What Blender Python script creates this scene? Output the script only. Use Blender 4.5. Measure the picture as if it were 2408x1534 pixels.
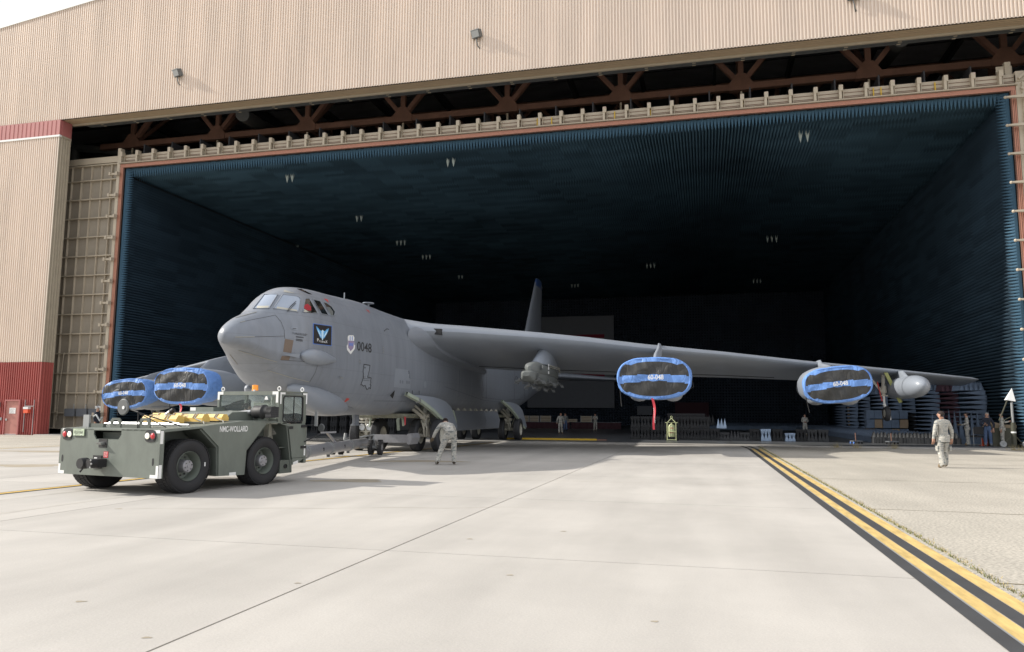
import bpy, math, random
import numpy as np
from mathutils import Vector, Matrix
from mathutils.bvhtree import BVHTree
random.seed(7); rng = np.random.default_rng(7)
R = math.radians
sc = bpy.context.scene
for o in list(bpy.data.objects): bpy.data.objects.remove(o)

# ------------------------------------------------------------------ camera
CAM_H, PITCH, ROLL, YAW, FPX = 1.6, R(6.66), R(0.35), R(14.2), 1790.0   # FPX in pixels of a 2408 px wide picture
fw = Vector((-math.sin(YAW)*math.cos(PITCH), math.cos(YAW)*math.cos(PITCH), math.sin(PITCH)))
rt0 = Vector((math.cos(YAW), math.sin(YAW), 0)); up0 = rt0.cross(fw)
crt = rt0*math.cos(ROLL) + up0*math.sin(ROLL); cup = -rt0*math.sin(ROLL) + up0*math.cos(ROLL)
CC = Vector((0, 0, CAM_H))
cd = bpy.data.cameras.new('camera'); cam = bpy.data.objects.new('camera', cd); sc.collection.objects.link(cam)
cd.sensor_width = 36; cd.lens = FPX/2408*36; cd.clip_end = 3000; cd.clip_start = .1
mw = Matrix((crt, cup, -fw)).transposed().to_4x4(); mw.translation = CC; cam.matrix_world = mw
sc.camera = cam

# ------------------------------------------------------------------ light
SUN_EL, SUN_AZ = R(32), R(9.5)       # azimuth: shadows run this far past +X towards +Y
to_sun = Vector((-math.cos(SUN_EL)*math.cos(SUN_AZ), -math.cos(SUN_EL)*math.sin(SUN_AZ), math.sin(SUN_EL)))
sl = bpy.data.lights.new('sun', 'SUN'); sl.energy = 4.8; sl.angle = R(0.9); sl.color = (1.0, .95, .87)
so = bpy.data.objects.new('sun', sl); sc.collection.objects.link(so)
so.rotation_euler = to_sun.to_track_quat('Z', 'Y').to_euler()
w = bpy.data.worlds.new('World'); sc.world = w; w.use_nodes = True
nt = w.node_tree; N = nt.nodes; LK = nt.links
bg = N['Background']; sky = N.new('ShaderNodeTexSky'); sky.sky_type = 'NISHITA'; sky.sun_disc = False
sky.sun_elevation = SUN_EL; sky.sun_rotation = math.atan2(to_sun.x, to_sun.y); sky.air_density = 1.0; sky.dust_density = 2.0
mx = N.new('ShaderNodeMix'); mx.data_type = 'RGBA'
tc = N.new('ShaderNodeTexCoord'); nz = N.new('ShaderNodeTexNoise'); nz.inputs['Scale'].default_value = 1.6; nz.inputs['Detail'].default_value = 5
LK.new(tc.outputs['Generated'], nz.inputs['Vector'])
cr = N.new('ShaderNodeMapRange'); cr.inputs[1].default_value = .3; cr.inputs[2].default_value = .6; cr.inputs[3].default_value = .55; cr.inputs[4].default_value = .9
LK.new(nz.outputs['Fac'], cr.inputs[0]); LK.new(cr.outputs[0], mx.inputs[0])
LK.new(sky.outputs[0], mx.inputs[6]); mx.inputs[7].default_value = (10.2, 10.4, 10.9, 1)      # thin bright overcast over the blue
LK.new(mx.outputs[2], bg.inputs[0]); bg.inputs[1].default_value = .105
sc.view_settings.view_transform = 'Standard'; sc.view_settings.look = 'None'
sc.view_settings.exposure = 0.20; sc.view_settings.gamma = 1.0; sc.view_settings.use_curve_mapping = False
sc.render.engine = 'CYCLES'; sc.cycles.max_bounces = 6; sc.cycles.diffuse_bounces = 4; sc.cycles.use_denoising = True

# ------------------------------------------------------------------ helpers
def ray(x, y):
    return (fw*FPX + crt*(x-1204) - cup*(y-767)).normalized()
def atY(x, y, Y):
    d = ray(x, y); return CC + d*(Y/d.y)
def atZ(x, y, z=0.):
    d = ray(x, y); return CC + d*((z-CAM_H)/d.z)
def XatY(x, Y, z=0.):          # X of the picture column x on the floor line at depth Y
    lo = 1000
    for _ in range(12):
        p = atY(x, lo, Y); lo += (p.z-z)*FPX/ max(8, (p-CC).dot(fw))
    return atY(x, lo, Y).x

MATS = {}
def mat(name, col, rough=.6, metal=0., var=.0, vs=3., bump=0., bs=40., spec=.5, trans=0., emit=None, stretch=None, coat=0., alpha=1.):
    m = bpy.data.materials.new(name); m.use_nodes = True; t = m.node_tree; n = t.nodes; b = n['Principled BSDF']
    b.inputs['Base Color'].default_value = (*col, 1); b.inputs['Roughness'].default_value = rough; b.inputs['Metallic'].default_value = metal
    b.inputs['Specular IOR Level'].default_value = spec
    if trans: b.inputs['Transmission Weight'].default_value = trans; b.inputs['IOR'].default_value = 1.1
    if coat: b.inputs['Coat Weight'].default_value = coat
    if emit: b.inputs['Emission Color'].default_value = (*emit[0], 1); b.inputs['Emission Strength'].default_value = emit[1]
    if var or bump:
        c = n.new('ShaderNodeTexCoord'); mp = n.new('ShaderNodeMapping'); t.links.new(c.outputs['Object'], mp.inputs[0])
        if stretch: mp.inputs['Scale'].default_value = stretch
    if var:
        z = n.new('ShaderNodeTexNoise'); z.inputs['Scale'].default_value = vs; z.inputs['Detail'].default_value = 8; z.inputs['Roughness'].default_value = .65
        t.links.new(mp.outputs[0], z.inputs['Vector'])
        r = n.new('ShaderNodeMapRange'); r.inputs[1].default_value = .3; r.inputs[2].default_value = .7
        r.inputs[3].default_value = 1-var; r.inputs[4].default_value = 1+var; t.links.new(z.outputs['Fac'], r.inputs[0])
        h = n.new('ShaderNodeHueSaturation'); h.inputs['Color'].default_value = (*col, 1); t.links.new(r.outputs[0], h.inputs['Value'])
        t.links.new(h.outputs[0], b.inputs['Base Color'])
        r2 = n.new('ShaderNodeMapRange'); r2.inputs[3].default_value = max(0, rough-.1); r2.inputs[4].default_value = min(1, rough+.12); t.links.new(z.outputs['Fac'], r2.inputs[0])
        t.links.new(r2.outputs[0], b.inputs['Roughness'])
    if bump:
        z2 = n.new('ShaderNodeTexNoise'); z2.inputs['Scale'].default_value = bs; z2.inputs['Detail'].default_value = 4; t.links.new(mp.outputs[0], z2.inputs['Vector'])
        bp = n.new('ShaderNodeBump'); bp.inputs['Strength'].default_value = bump; bp.inputs['Distance'].default_value = .02
        t.links.new(z2.outputs['Fac'], bp.inputs['Height']); t.links.new(bp.outputs[0], b.inputs['Normal'])
    MATS[name] = m; return m

class MB:
    def __init__(s): s.v = []; s.f = []; s.m = []
    def add(s, vs, fs, m=0):
        k = len(s.v); s.v += [tuple(p) for p in vs]; s.f += [tuple(i+k for i in f) for f in fs]; s.m += [m]*len(fs); return s
    def box(s, x0, x1, y0, y1, z0, z1, m=0):
        return s.add([(x0,y0,z0),(x1,y0,z0),(x1,y1,z0),(x0,y1,z0),(x0,y0,z1),(x1,y0,z1),(x1,y1,z1),(x0,y1,z1)],
                     [(3,2,1,0),(4,5,6,7),(0,1,5,4),(1,2,6,5),(2,3,7,6),(3,0,4,7)], m)
    def bar(s, a, b, w=.1, h=.1, m=0, upv=(0,0,1)):
        a = Vector(a); b = Vector(b); d = (b-a).normalized(); u = Vector(upv)
        if abs(d.dot(u)) > .98: u = Vector((1,0,0))
        x = d.cross(u).normalized()*w/2; y = x.cross(d).normalized()*h/2
        P = [a-x-y, a+x-y, a+x+y, a-x+y, b-x-y, b+x-y, b+x+y, b-x+y]
        return s.add(P, [(3,2,1,0),(4,5,6,7),(0,1,5,4),(1,2,6,5),(2,3,7,6),(3,0,4,7)], m)
    def tube(s, pts, r, n=8, m=0, cap=True):
        pts = [Vector(p) for p in pts]; rs = r if isinstance(r, (list, tuple)) else [r]*len(pts)
        prev = None; rings = []
        for i, p in enumerate(pts):
            d = (pts[min(i+1, len(pts)-1)]-pts[max(i-1, 0)]).normalized()
            if prev is None: x = d.cross(Vector((0,0,1)) if abs(d.z) < .9 else Vector((1,0,0))).normalized()
            else: x = (prev-d*prev.dot(d)).normalized()
            prev = x; y = d.cross(x)
            rings.append([p+(x*math.cos(2*math.pi*k/n)+y*math.sin(2*math.pi*k/n))*rs[i] for k in range(n)])
        return s.loft(rings, m, cap)
    def loft(s, rings, m=0, cap=True, closed=True):
        n = len(rings[0]); k = len(s.v)
        for q in rings: s.v += [tuple(p) for p in q]
        fs = []
        for i in range(len(rings)-1):
            for j in range(n if closed else n-1):
                a = k+i*n+j; b = k+i*n+(j+1) % n; fs.append((a, b, b+n, a+n))
        if cap: fs.append(tuple(range(k+n-1, k-1, -1))); fs.append(tuple(range(k+(len(rings)-1)*n, k+len(rings)*n)))
        s.f += fs; s.m += [m]*len(fs); return s
    def lathe(s, prof, c=(0,0,0), axis='x', n=32, m=0, cap=False):     # prof: (radius, offset along axis)
        rings = []
        for r, h in prof:
            q = []
            for k in range(n):
                a = 2*math.pi*k/n; u, v = r*math.cos(a), r*math.sin(a)
                q.append({'x': (c[0]+h, c[1]+u, c[2]+v), 'y': (c[0]+v, c[1]+h, c[2]+u), 'z': (c[0]+u, c[1]+v, c[2]+h)}[axis])
            rings.append(q)
        return s.loft(rings, m, cap)
    def prism(s, poly, axis, a, b, m=0):         # poly in the two other axes (x: (y,z); y: (x,z); z: (x,y))
        def P(p, t): return {'x': (t, p[0], p[1]), 'y': (p[0], t, p[1]), 'z': (p[0], p[1], t)}[axis]
        n = len(poly); k = len(s.v)
        s.v += [P(p, a) for p in poly]+[P(p, b) for p in poly]
        fs = [tuple(k+i for i in range(n)), tuple(k+n+i for i in reversed(range(n)))]+[(k+i, k+n+i, k+n+(i+1) % n, k+(i+1) % n) for i in range(n)]
        s.f += fs; s.m += [m]*len(fs); return s
    def ball(s, c, r, n=12, m=0, sc_=(1,1,1)):
        rings = []
        for i in range(n//2+1):
            t = math.pi*i/(n//2)-math.pi/2; rr = max(.001, math.cos(t))
            rings.append([(c[0]+r*sc_[0]*rr*math.cos(2*math.pi*k/n), c[1]+r*sc_[1]*rr*math.sin(2*math.pi*k/n), c[2]+r*sc_[2]*math.sin(t)) for k in range(n)])
        return s.loft(rings, m, True)
    def build(s, name, mats, parent=None, smooth=30, loc=None, rotz=0):
        me = bpy.data.meshes.new(name); me.from_pydata(s.v, [], s.f)
        for x in (mats if isinstance(mats, (list, tuple)) else [mats]): me.materials.append(MATS[x] if isinstance(x, str) else x)
        me.polygons.foreach_set('material_index', s.m)
        me.validate(); me.update()
        bm_fix(me)
        if smooth: me.shade_smooth(); me.set_sharp_from_angle(angle=R(smooth))
        return link(name, me, parent, loc, rotz)
import bmesh
def bm_fix(me):
    if len(me.polygons) > 60000: return
    b = bmesh.new(); b.from_mesh(me); bmesh.ops.recalc_face_normals(b, faces=b.faces); b.to_mesh(me); b.free()
def link(name, data, parent=None, loc=None, rotz=0):
    o = bpy.data.objects.new(name, data); sc.collection.objects.link(o)
    if parent is not None: o.parent = parent
    if loc is not None: o.location = loc
    if rotz: o.rotation_euler = (0, 0, rotz)
    return o
def thing(name, label, cat, loc=(0,0,0), rotz=0, group=None):
    o = link(name, None, None, loc, rotz); o['label'] = label; o['category'] = cat
    if group: o['group'] = group
    return o
def tag(o, label, cat, group=None):
    o['label'] = label; o['category'] = cat
    if group: o['group'] = group
    return o
def structure(o): o['kind'] = 'structure'; return o
def stuff(o): o['kind'] = 'stuff'; return o
def copy_tree(o, parent=None):
    c = o.copy(); sc.collection.objects.link(c)
    if parent is not None: c.parent = parent
    for ch in o.children: copy_tree(ch, c)
    return c
def text_mesh(body, size=1., extrude=.0, spacing=1.0, bold=0.):
    cu = bpy.data.curves.new('lettering', 'FONT'); cu.body = body; cu.size = size; cu.extrude = extrude; cu.align_x = 'CENTER'; cu.align_y = 'CENTER'
    cu.space_character = spacing; cu.offset = bold; cu.resolution_u = 3
    o = bpy.data.objects.new('tmp', cu); sc.collection.objects.link(o)
    me = bpy.data.meshes.new_from_object(o.evaluated_get(bpy.context.evaluated_depsgraph_get()))
    bpy.data.objects.remove(o); bpy.data.curves.remove(cu); return me
def text_obj(name, body, m, parent, origin, ux, uz, height, bold=0., spacing=1., width=None):
    """flat lettering: centre origin, unit vectors ux (reading direction) and uz (up)"""
    me = text_mesh(body, 1., 0, spacing, bold)
    xs = [v.co.x for v in me.vertices]; ys = [v.co.y for v in me.vertices]
    cx, cy = (max(xs)+min(xs))/2, (max(ys)+min(ys))/2; k = height/(max(ys)-min(ys)); kx = k if width is None else width/(max(xs)-min(xs))
    o0 = Vector(origin); ux = Vector(ux); uz = Vector(uz)
    for v in me.vertices: v.co = o0+ux*((v.co.x-cx)*kx)+uz*((v.co.y-cy)*k)
    me.materials.clear(); me.materials.append(MATS[m]); return link(name, me, parent)

# ------------------------------------------------------------------ materials
mat('cream_cladding', (.75,.635,.535), .38, var=.09, vs=.7, stretch=(1,1,.12))
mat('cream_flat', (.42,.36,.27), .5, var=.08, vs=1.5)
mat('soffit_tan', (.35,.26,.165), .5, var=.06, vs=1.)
mat('red_cladding', (.37,.085,.072), .5, var=.12, vs=.9, stretch=(1,1,.2))
mat('red_band', (.42,.14,.13), .5, var=.08, vs=.8)
mat('red_door', (.45,.19,.155), .5, var=.08, vs=1.5)
mat('tan_steel', (.50,.43,.33), .5, var=.09, vs=1.)
mat('tan_panel', (.34,.295,.235), .55, var=.12, vs=.8)
mat('rust_steel', (.20,.105,.075), .6, var=.2, vs=1.2)
mat('grey_steel', (.12,.125,.125), .5, metal=.3, var=.15, vs=2.)
mat('dark_steel', (.05,.05,.055), .6)
mat('dark_deck', (.55,.56,.60), .7, var=.25, vs=.6, stretch=(.3,1,1))
mat('copper_strip', (.50,.235,.16), .4, metal=.35, var=.1, vs=6)
mat('white_paint', (.78,.78,.76), .5)
mat('galvanised', (.42,.43,.43), .35, metal=.75, var=.12, vs=4)
mat('pale_steel', (.30,.31,.31), .45, metal=.2)
mat('black', (.015,.015,.016), .6)
mat('rubber', (.022,.022,.024), .75, var=.15, vs=8, bump=.25, bs=60)
mat('tyre_black', (.036,.037,.041), .62, var=.15, vs=6)
mat('aircraft_grey', (.225,.246,.280), .38, var=.045, vs=.6, bump=.03, bs=2.5)
mat('aircraft_grey_light', (.262,.288,.328), .36, var=.05, vs=1.2)
mat('aircraft_grey_dark', (.19,.207,.235), .45, var=.06, vs=1.2)
mat('panel_line', (.06,.062,.066), .6)
mat('seal_white', (.34,.33,.29), .6)
mat('stencil_black', (.035,.037,.04), .6)
mat('gear_white', (.52,.50,.43), .5, var=.15, vs=6)
mat('gear_bay', (.22,.22,.17), .6, var=.4, vs=5)
mat('zinc_green', (.36,.41,.33), .5, var=.06, vs=3)
mat('red_tag', (.55,.06,.05), .55)
mat('brown_patch', (.17,.125,.095), .6, var=.12, vs=4)
mat('cockpit_sky_glass', (.30,.35,.43), .08, spec=1.0, coat=.6)  # sky reflection on the front panes is put into the base colour
mat('cockpit_dark', (.012,.014,.014), .08, spec=.8)
mat('cream_interior', (.5,.48,.4), .6)
mat('red_cloth', (.35,.02,.03), .8)
mat('tractor_green', (.148,.166,.143), .5, var=.17, vs=2.6, stretch=(1,1,.45))
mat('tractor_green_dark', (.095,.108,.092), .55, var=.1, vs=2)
mat('rim_green', (.15,.17,.145), .45, var=.08, vs=5)
mat('hub_grey', (.30,.30,.315), .4, metal=.3, var=.12, vs=9)
mat('clear_glass', (.86,.93,.92), .02, trans=.96, spec=.5)
mat('tail_red', (.55,.01,.02), .25, coat=.7)
mat('tail_white', (.9,.85,.75), .2, coat=.7, emit=((1,.9,.7), .5))
mat('amber', (.9,.30,.02), .25, coat=.5, emit=((1,.35,.02), .25))
mat('plate_green', (.47,.55,.40), .5)
mat('chock_yellow', (.68,.46,.12), .6, var=.12, vs=7)
mat('rope', (.45,.43,.38), .9)
mat('cover_blue', (.14,.29,.66), .5, var=.10, vs=3, bump=.5, bs=3, stretch=(1,1,2.2))
mat('cover_black', (.034,.034,.033), .52, var=.25, vs=3, bump=.5, bs=3, stretch=(2.2,1,.8))
mat('streamer_red', (.60,.05,.07), .6)
mat('extinguisher', (.55,.58,.33), .45, var=.06, vs=5)
mat('yellow_paint', (.62,.40,.08), .6, var=.10, vs=3)
mat('yellow_old', (.56,.40,.15), .7, var=.30, vs=2.2, stretch=(4,.7,1))
mat('black_paint', (.045,.047,.05), .65, var=.16, vs=3)
mat('yellow_ramp', (.62,.40,.03), .5)
mat('brown_crate', (.22,.17,.11), .7, var=.3, vs=5)
mat('maroon', (.045,.012,.018), .8)
mat('flag_grey', (.17,.18,.20), .85, var=.06, vs=2)
mat('flag_red', (.24,.012,.035), .8)
mat('flag_white', (.36,.36,.36), .8)
mat('cardboard', (.30,.225,.15), .8, var=.1, vs=4)
mat('orange', (.8,.12,.05), .5)
mat('navy', (.012,.016,.03), .8)
mat('jeans', (.07,.11,.2), .85, var=.2, vs=20)
mat('skin', (.42,.24,.17), .55)
mat('hair_dark', (.025,.015,.012), .8)
mat('hair_grey', (.25,.24,.22), .8)
mat('boot', (.20,.15,.095), .8)
mat('boot_brown', (.07,.05,.035), .8)
mat('sock', (.12,.13,.09), .9)
mat('glove', (.13,.095,.06), .8)
mat('chair_black', (.02,.02,.021), .8)
mat('olive', (.06,.06,.04), .6, var=.1)
mat('grass', (.15,.16,.06), .9, var=.35, vs=6)
mat('dry_weed', (.40,.33,.17), .9)
mat('concrete_stain', (.33,.285,.215), .85, var=.12, vs=1.5)
mat('foam_black', (.026,.0265,.028), .9, var=.2, vs=3)
mat('foam_charcoal', (.055,.057,.06), .9, var=.2, vs=3)
mat('foam_slate', (.13,.175,.245), .9, var=.18, vs=3)
mat('foam_pale', (.36,.46,.60), .9, var=.12, vs=3)
mat('foam_white', (.5,.58,.56), .8)
mat('foam_maroon', (.05,.022,.032), .9, var=.2, vs=3)
mat('shield_purple', (.30,.24,.36), .6)
mat('emblem_blue', (.12,.40,.75), .6); mat('emblem_pale', (.55,.75,.9), .6); mat('emblem_edge', (.10,.22,.60), .5); mat('emblem_black', (.022,.020,.022), .5)
mat('fin_blue', (.03,.07,.2), .5); mat('map_grey', (.13,.14,.135), .5)
mat('box_grey', (.13,.14,.155), .5)
def camo():
    m = mat('camo', (.3,.3,.28), .9); t = m.node_tree; n = t.nodes
    c = n.new('ShaderNodeTexCoord'); mp = n.new('ShaderNodeMapping'); mp.inputs['Scale'].default_value = (5.5,5.5,17); t.links.new(c.outputs['Object'], mp.inputs[0])
    z = n.new('ShaderNodeTexNoise'); z.inputs['Scale'].default_value = 1.; z.inputs['Detail'].default_value = 6; z.inputs['Roughness'].default_value = .7; t.links.new(mp.outputs[0], z.inputs['Vector'])
    r = n.new('ShaderNodeValToRGB'); r.color_ramp.interpolation = 'CONSTANT'
    cols = [(0,(.15,.16,.155)),(.42,(.28,.29,.28)),(.48,(.46,.43,.37)),(.535,(.24,.25,.235)),(.57,(.54,.52,.47))]
    e = r.color_ramp.elements; e[0].position = 0; e[0].color = (*cols[0][1],1); e[1].position = cols[1][0]; e[1].color = (*cols[1][1],1)
    for p, q in cols[2:]: k = e.new(p); k.color = (*q,1)
    t.links.new(z.outputs['Fac'], r.inputs[0]); t.links.new(r.outputs[0], n['Principled BSDF'].inputs['Base Color'])
camo()
def camo_bumpy(): pass
def foam_mat(name, a, b, cell):
    m = mat(name, a, .9, spec=.2); t = m.node_tree; n = t.nodes
    c = n.new('ShaderNodeTexCoord'); mp = n.new('ShaderNodeMapping'); mp.inputs['Scale'].default_value = cell; t.links.new(c.outputs['Object'], mp.inputs[0])
    fl = n.new('ShaderNodeVectorMath'); fl.operation = 'FLOOR'; t.links.new(mp.outputs[0], fl.inputs[0])
    wn = n.new('ShaderNodeTexWhiteNoise'); t.links.new(fl.outputs[0], wn.inputs['Vector'])
    z = n.new('ShaderNodeTexNoise'); z.inputs['Scale'].default_value = .12; z.inputs['Detail'].default_value = 3; t.links.new(c.outputs['Object'], z.inputs['Vector'])
    ad = n.new('ShaderNodeMath'); ad.operation = 'MULTIPLY_ADD'; ad.inputs[1].default_value = 1.6; t.links.new(z.outputs['Fac'], ad.inputs[0])
    ml = n.new('ShaderNodeMath'); ml.operation = 'MULTIPLY_ADD'; ml.inputs[1].default_value = .62; ml.inputs[2].default_value = -.62; t.links.new(wn.outputs['Value'], ml.inputs[0]); t.links.new(ml.outputs[0], ad.inputs[2])
    r = n.new('ShaderNodeMix'); r.data_type = 'RGBA'; r.inputs[6].default_value = (*a,1); r.inputs[7].default_value = (*b,1); r.clamp_factor = True
    t.links.new(ad.outputs[0], r.inputs[0]); t.links.new(r.outputs[2], n['Principled BSDF'].inputs['Base Color'])
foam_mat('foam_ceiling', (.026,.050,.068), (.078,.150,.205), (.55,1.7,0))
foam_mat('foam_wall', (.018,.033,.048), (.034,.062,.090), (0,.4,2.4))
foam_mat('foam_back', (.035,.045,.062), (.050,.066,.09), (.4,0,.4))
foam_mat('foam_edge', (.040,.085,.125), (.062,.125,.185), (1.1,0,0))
def concrete(name, base, amt, scale, rand=.05, speck=0.):
    m = mat(name, base, .8, bump=.12, bs=30); t = m.node_tree; n = t.nodes; b = n['Principled BSDF']
    g = n.new('ShaderNodeNewGeometry'); oi = n.new('ShaderNodeObjectInfo')
    z = n.new('ShaderNodeTexNoise'); z.inputs['Scale'].default_value = scale; z.inputs['Detail'].default_value = 9; z.inputs['Roughness'].default_value = .6; t.links.new(g.outputs['Position'], z.inputs['Vector'])
    mp = n.new('ShaderNodeMapping'); mp.inputs['Scale'].default_value = (.9,.12,1); t.links.new(g.outputs['Position'], mp.inputs[0])
    z3 = n.new('ShaderNodeTexNoise'); z3.inputs['Scale'].default_value = 1.3; z3.inputs['Detail'].default_value = 6; t.links.new(mp.outputs[0], z3.inputs['Vector'])
    z4 = n.new('ShaderNodeTexNoise'); z4.inputs['Scale'].default_value = 70 if not speck else 26; z4.inputs['Detail'].default_value = 3; t.links.new(g.outputs['Position'], z4.inputs['Vector'])
    def mr(src, lo, hi, a=.35, bb=.65):
        r = n.new('ShaderNodeMapRange'); r.inputs[1].default_value = a; r.inputs[2].default_value = bb; r.inputs[3].default_value = lo; r.inputs[4].default_value = hi; t.links.new(src, r.inputs[0]); return r.outputs[0]
    def mul(a, c_):
        r = n.new('ShaderNodeMath'); r.operation = 'MULTIPLY'; t.links.new(a, r.inputs[0]); t.links.new(c_, r.inputs[1]); return r.outputs[0]
    v = mul(mr(z.outputs['Fac'], 1-amt, 1+amt*.6), mr(z3.outputs['Fac'], 1-amt*.6, 1+amt*.4))
    v = mul(v, mr(z4.outputs['Fac'], 1-.05-speck, 1+.04+speck))
    v = mul(v, mr(oi.outputs['Random'], 1-rand, 1+rand, 0, 1))
    h = n.new('ShaderNodeHueSaturation'); h.inputs['Color'].default_value = (*base,1); t.links.new(v, h.inputs['Value']); t.links.new(h.outputs[0], b.inputs['Base Color'])
concrete('concrete', (.445,.420,.383), .13, .22, .035)
concrete('asphalt_pale', (.42,.388,.330), .10, .3, 0, .22)
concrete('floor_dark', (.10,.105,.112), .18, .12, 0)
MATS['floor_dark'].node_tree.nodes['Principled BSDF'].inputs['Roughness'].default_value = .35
mat('earth', (.30,.27,.2), .9, var=.2, vs=.05)
mat('joint', (.045,.042,.038), .9)
mat('crack', (.17,.145,.09), .9)

def panelled(m):
    t = m.node_tree; n = t.nodes; b = n['Principled BSDF']
    c = n.new('ShaderNodeTexCoord'); mp = n.new('ShaderNodeMapping'); mp.inputs['Rotation'].default_value = (0, R(90), R(90)); t.links.new(c.outputs['Object'], mp.inputs[0])
    br = n.new('ShaderNodeTexBrick'); br.inputs['Scale'].default_value = .55; br.inputs['Mortar Size'].default_value = .006; br.inputs['Brick Width'].default_value = .9; br.inputs['Row Height'].default_value = .42
    br.inputs['Color1'].default_value = (1,1,1,1); br.inputs['Color2'].default_value = (.965,.965,.97,1); br.inputs['Mortar'].default_value = (.86,.86,.86,1)
    sp = n.new('ShaderNodeSeparateXYZ'); cb2 = n.new('ShaderNodeCombineXYZ'); t.links.new(c.outputs['Object'], sp.inputs[0]); t.links.new(sp.outputs['Y'], cb2.inputs['X']); t.links.new(sp.outputs['Z'], cb2.inputs['Y']); t.links.new(cb2.outputs[0], br.inputs['Vector'])
    st = n.new('ShaderNodeTexNoise'); st.inputs['Scale'].default_value = 1.; st.inputs['Detail'].default_value = 6; m3 = n.new('ShaderNodeMapping'); m3.inputs['Scale'].default_value = (5,5,.35); t.links.new(c.outputs['Object'], m3.inputs[0]); t.links.new(m3.outputs[0], st.inputs['Vector'])
    r = n.new('ShaderNodeMapRange'); r.inputs[1].default_value = .35; r.inputs[2].default_value = .7; r.inputs[3].default_value = .92; r.inputs[4].default_value = 1.05; t.links.new(st.outputs['Fac'], r.inputs[0])
    old = b.inputs['Base Color'].links[0].from_socket
    x1 = n.new('ShaderNodeMix'); x1.data_type = 'RGBA'; x1.blend_type = 'MULTIPLY'; x1.inputs[0].default_value = 1; t.links.new(old, x1.inputs[6]); t.links.new(br.outputs['Color'], x1.inputs[7])
    x2 = n.new('ShaderNodeMix'); x2.data_type = 'RGBA'; x2.blend_type = 'MULTIPLY'; x2.inputs[0].default_value = 1; t.links.new(x1.outputs[2], x2.inputs[6]); t.links.new(r.outputs[0], x2.inputs[7]); t.links.new(x2.outputs[2], b.inputs['Base Color'])
    return m
mat('fuselage_skin', (.225,.246,.280), .38, var=.05, vs=.7, bump=.05, bs=2.2); panelled(MATS['fuselage_skin'])

def cloth(m, scl, stren):
    t = m.node_tree; n = t.nodes; b = n['Principled BSDF']
    c = n.new('ShaderNodeTexCoord'); mp = n.new('ShaderNodeMapping'); mp.inputs['Scale'].default_value = scl; mp.inputs['Rotation'].default_value = (0, .5, 0); t.links.new(c.outputs['Object'], mp.inputs[0])
    z = n.new('ShaderNodeTexNoise'); z.inputs['Scale'].default_value = 1.; z.inputs['Detail'].default_value = 2.5; z.inputs['Distortion'].default_value = 1.4; t.links.new(mp.outputs[0], z.inputs['Vector'])
    a = n.new('ShaderNodeMath'); a.operation = 'SUBTRACT'; a.inputs[1].default_value = .5; t.links.new(z.outputs['Fac'], a.inputs[0])
    ab = n.new('ShaderNodeMath'); ab.operation = 'ABSOLUTE'; t.links.new(a.outputs[0], ab.inputs[0])
    sq = n.new('ShaderNodeMath'); sq.operation = 'POWER'; sq.inputs[1].default_value = .6; t.links.new(ab.outputs[0], sq.inputs[0])
    bp = n.new('ShaderNodeBump'); bp.inputs['Strength'].default_value = stren; bp.inputs['Distance'].default_value = .16; t.links.new(sq.outputs[0], bp.inputs['Height']); t.links.new(bp.outputs[0], b.inputs['Normal'])
cloth(MATS['cover_black'], (1.5, 1, .7), .42); cloth(MATS['cover_blue'], (2.0, 1.5, 1.2), .45)

mat('scuff', (.40,.375,.335), .8, var=.15, vs=3)
# ================================================================== ground
g = structure(MB().box(-700, 700, -300, 1100, -.30, -.16).build('ground', 'earth', smooth=0))
structure(MB().box(-75, 2.64, -40, 43.3, -.15, -.045).build('joint_filler', 'joint', smooth=0))
apron = link('apron', None); structure(apron)
slab_me = {}
XJ = [-29.3, -22.9, -16.5, -10.1, -3.68, 2.64]; YJ = [8.6+5.9*k for k in range(-6, 6)]+[43.3]
for i in range(5):
    for j in range(len(YJ)-1):
        x0, x1, y0, y1 = XJ[i]+.012, XJ[i+1]-.012, YJ[j]+.007, YJ[j+1]-.007
        key = (round(x1-x0, 2), round(y1-y0, 2))
        if key not in slab_me:
            a, b = x1-x0, y1-y0
            slab_me[key] = MB().box(0, a, 0, b, -.12, 0).build('slab', 'concrete', apron, 0, (x0, y0, 0))
        else:
            o = slab_me[key].copy(); sc.collection.objects.link(o); o.location = (x0, y0, 0); o.parent = apron
structure(MB().box(2.66, 160, -60, 43.3, -.15, 0).build('asphalt', 'asphalt_pale', smooth=0))
structure(MB().box(-260, -29.32, -60, 43.75, -.15, -.002).build('asphalt', 'asphalt_pale', smooth=0))
structure(MB().box(-29.32, -29.31, -60, 43.3, -.15, -.001).build('joint', 'joint', smooth=0))
structure(MB().box(-29.3, 60, 43.3, 43.62, -.15, -.02).build('door_rail', 'grey_steel', smooth=0))
structure(MB().box(-45.3, 60, 43.64, 44.75, -.15, .05).build('threshold', 'concrete', smooth=0))
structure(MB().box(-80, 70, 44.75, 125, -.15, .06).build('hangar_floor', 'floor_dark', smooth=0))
def strip(name, pts, wd, m, z=.004, jag=0.):
    b = MB(); P = [Vector((p[0], p[1], z)) for p in pts]; q = []
    for i, p in enumerate(P):
        d = (P[min(i+1, len(P)-1)]-P[max(i-1, 0)]).normalized(); n = Vector((d.y, -d.x, 0))
        ww = wd*(1+random.uniform(-jag, jag))/2; q += [p-n*ww, p+n*ww]
    b.add(q, [(2*i, 2*i+1, 2*i+3, 2*i+2) for i in range(len(P)-1)]); return structure(b.build(name, m, smooth=0))
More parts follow.
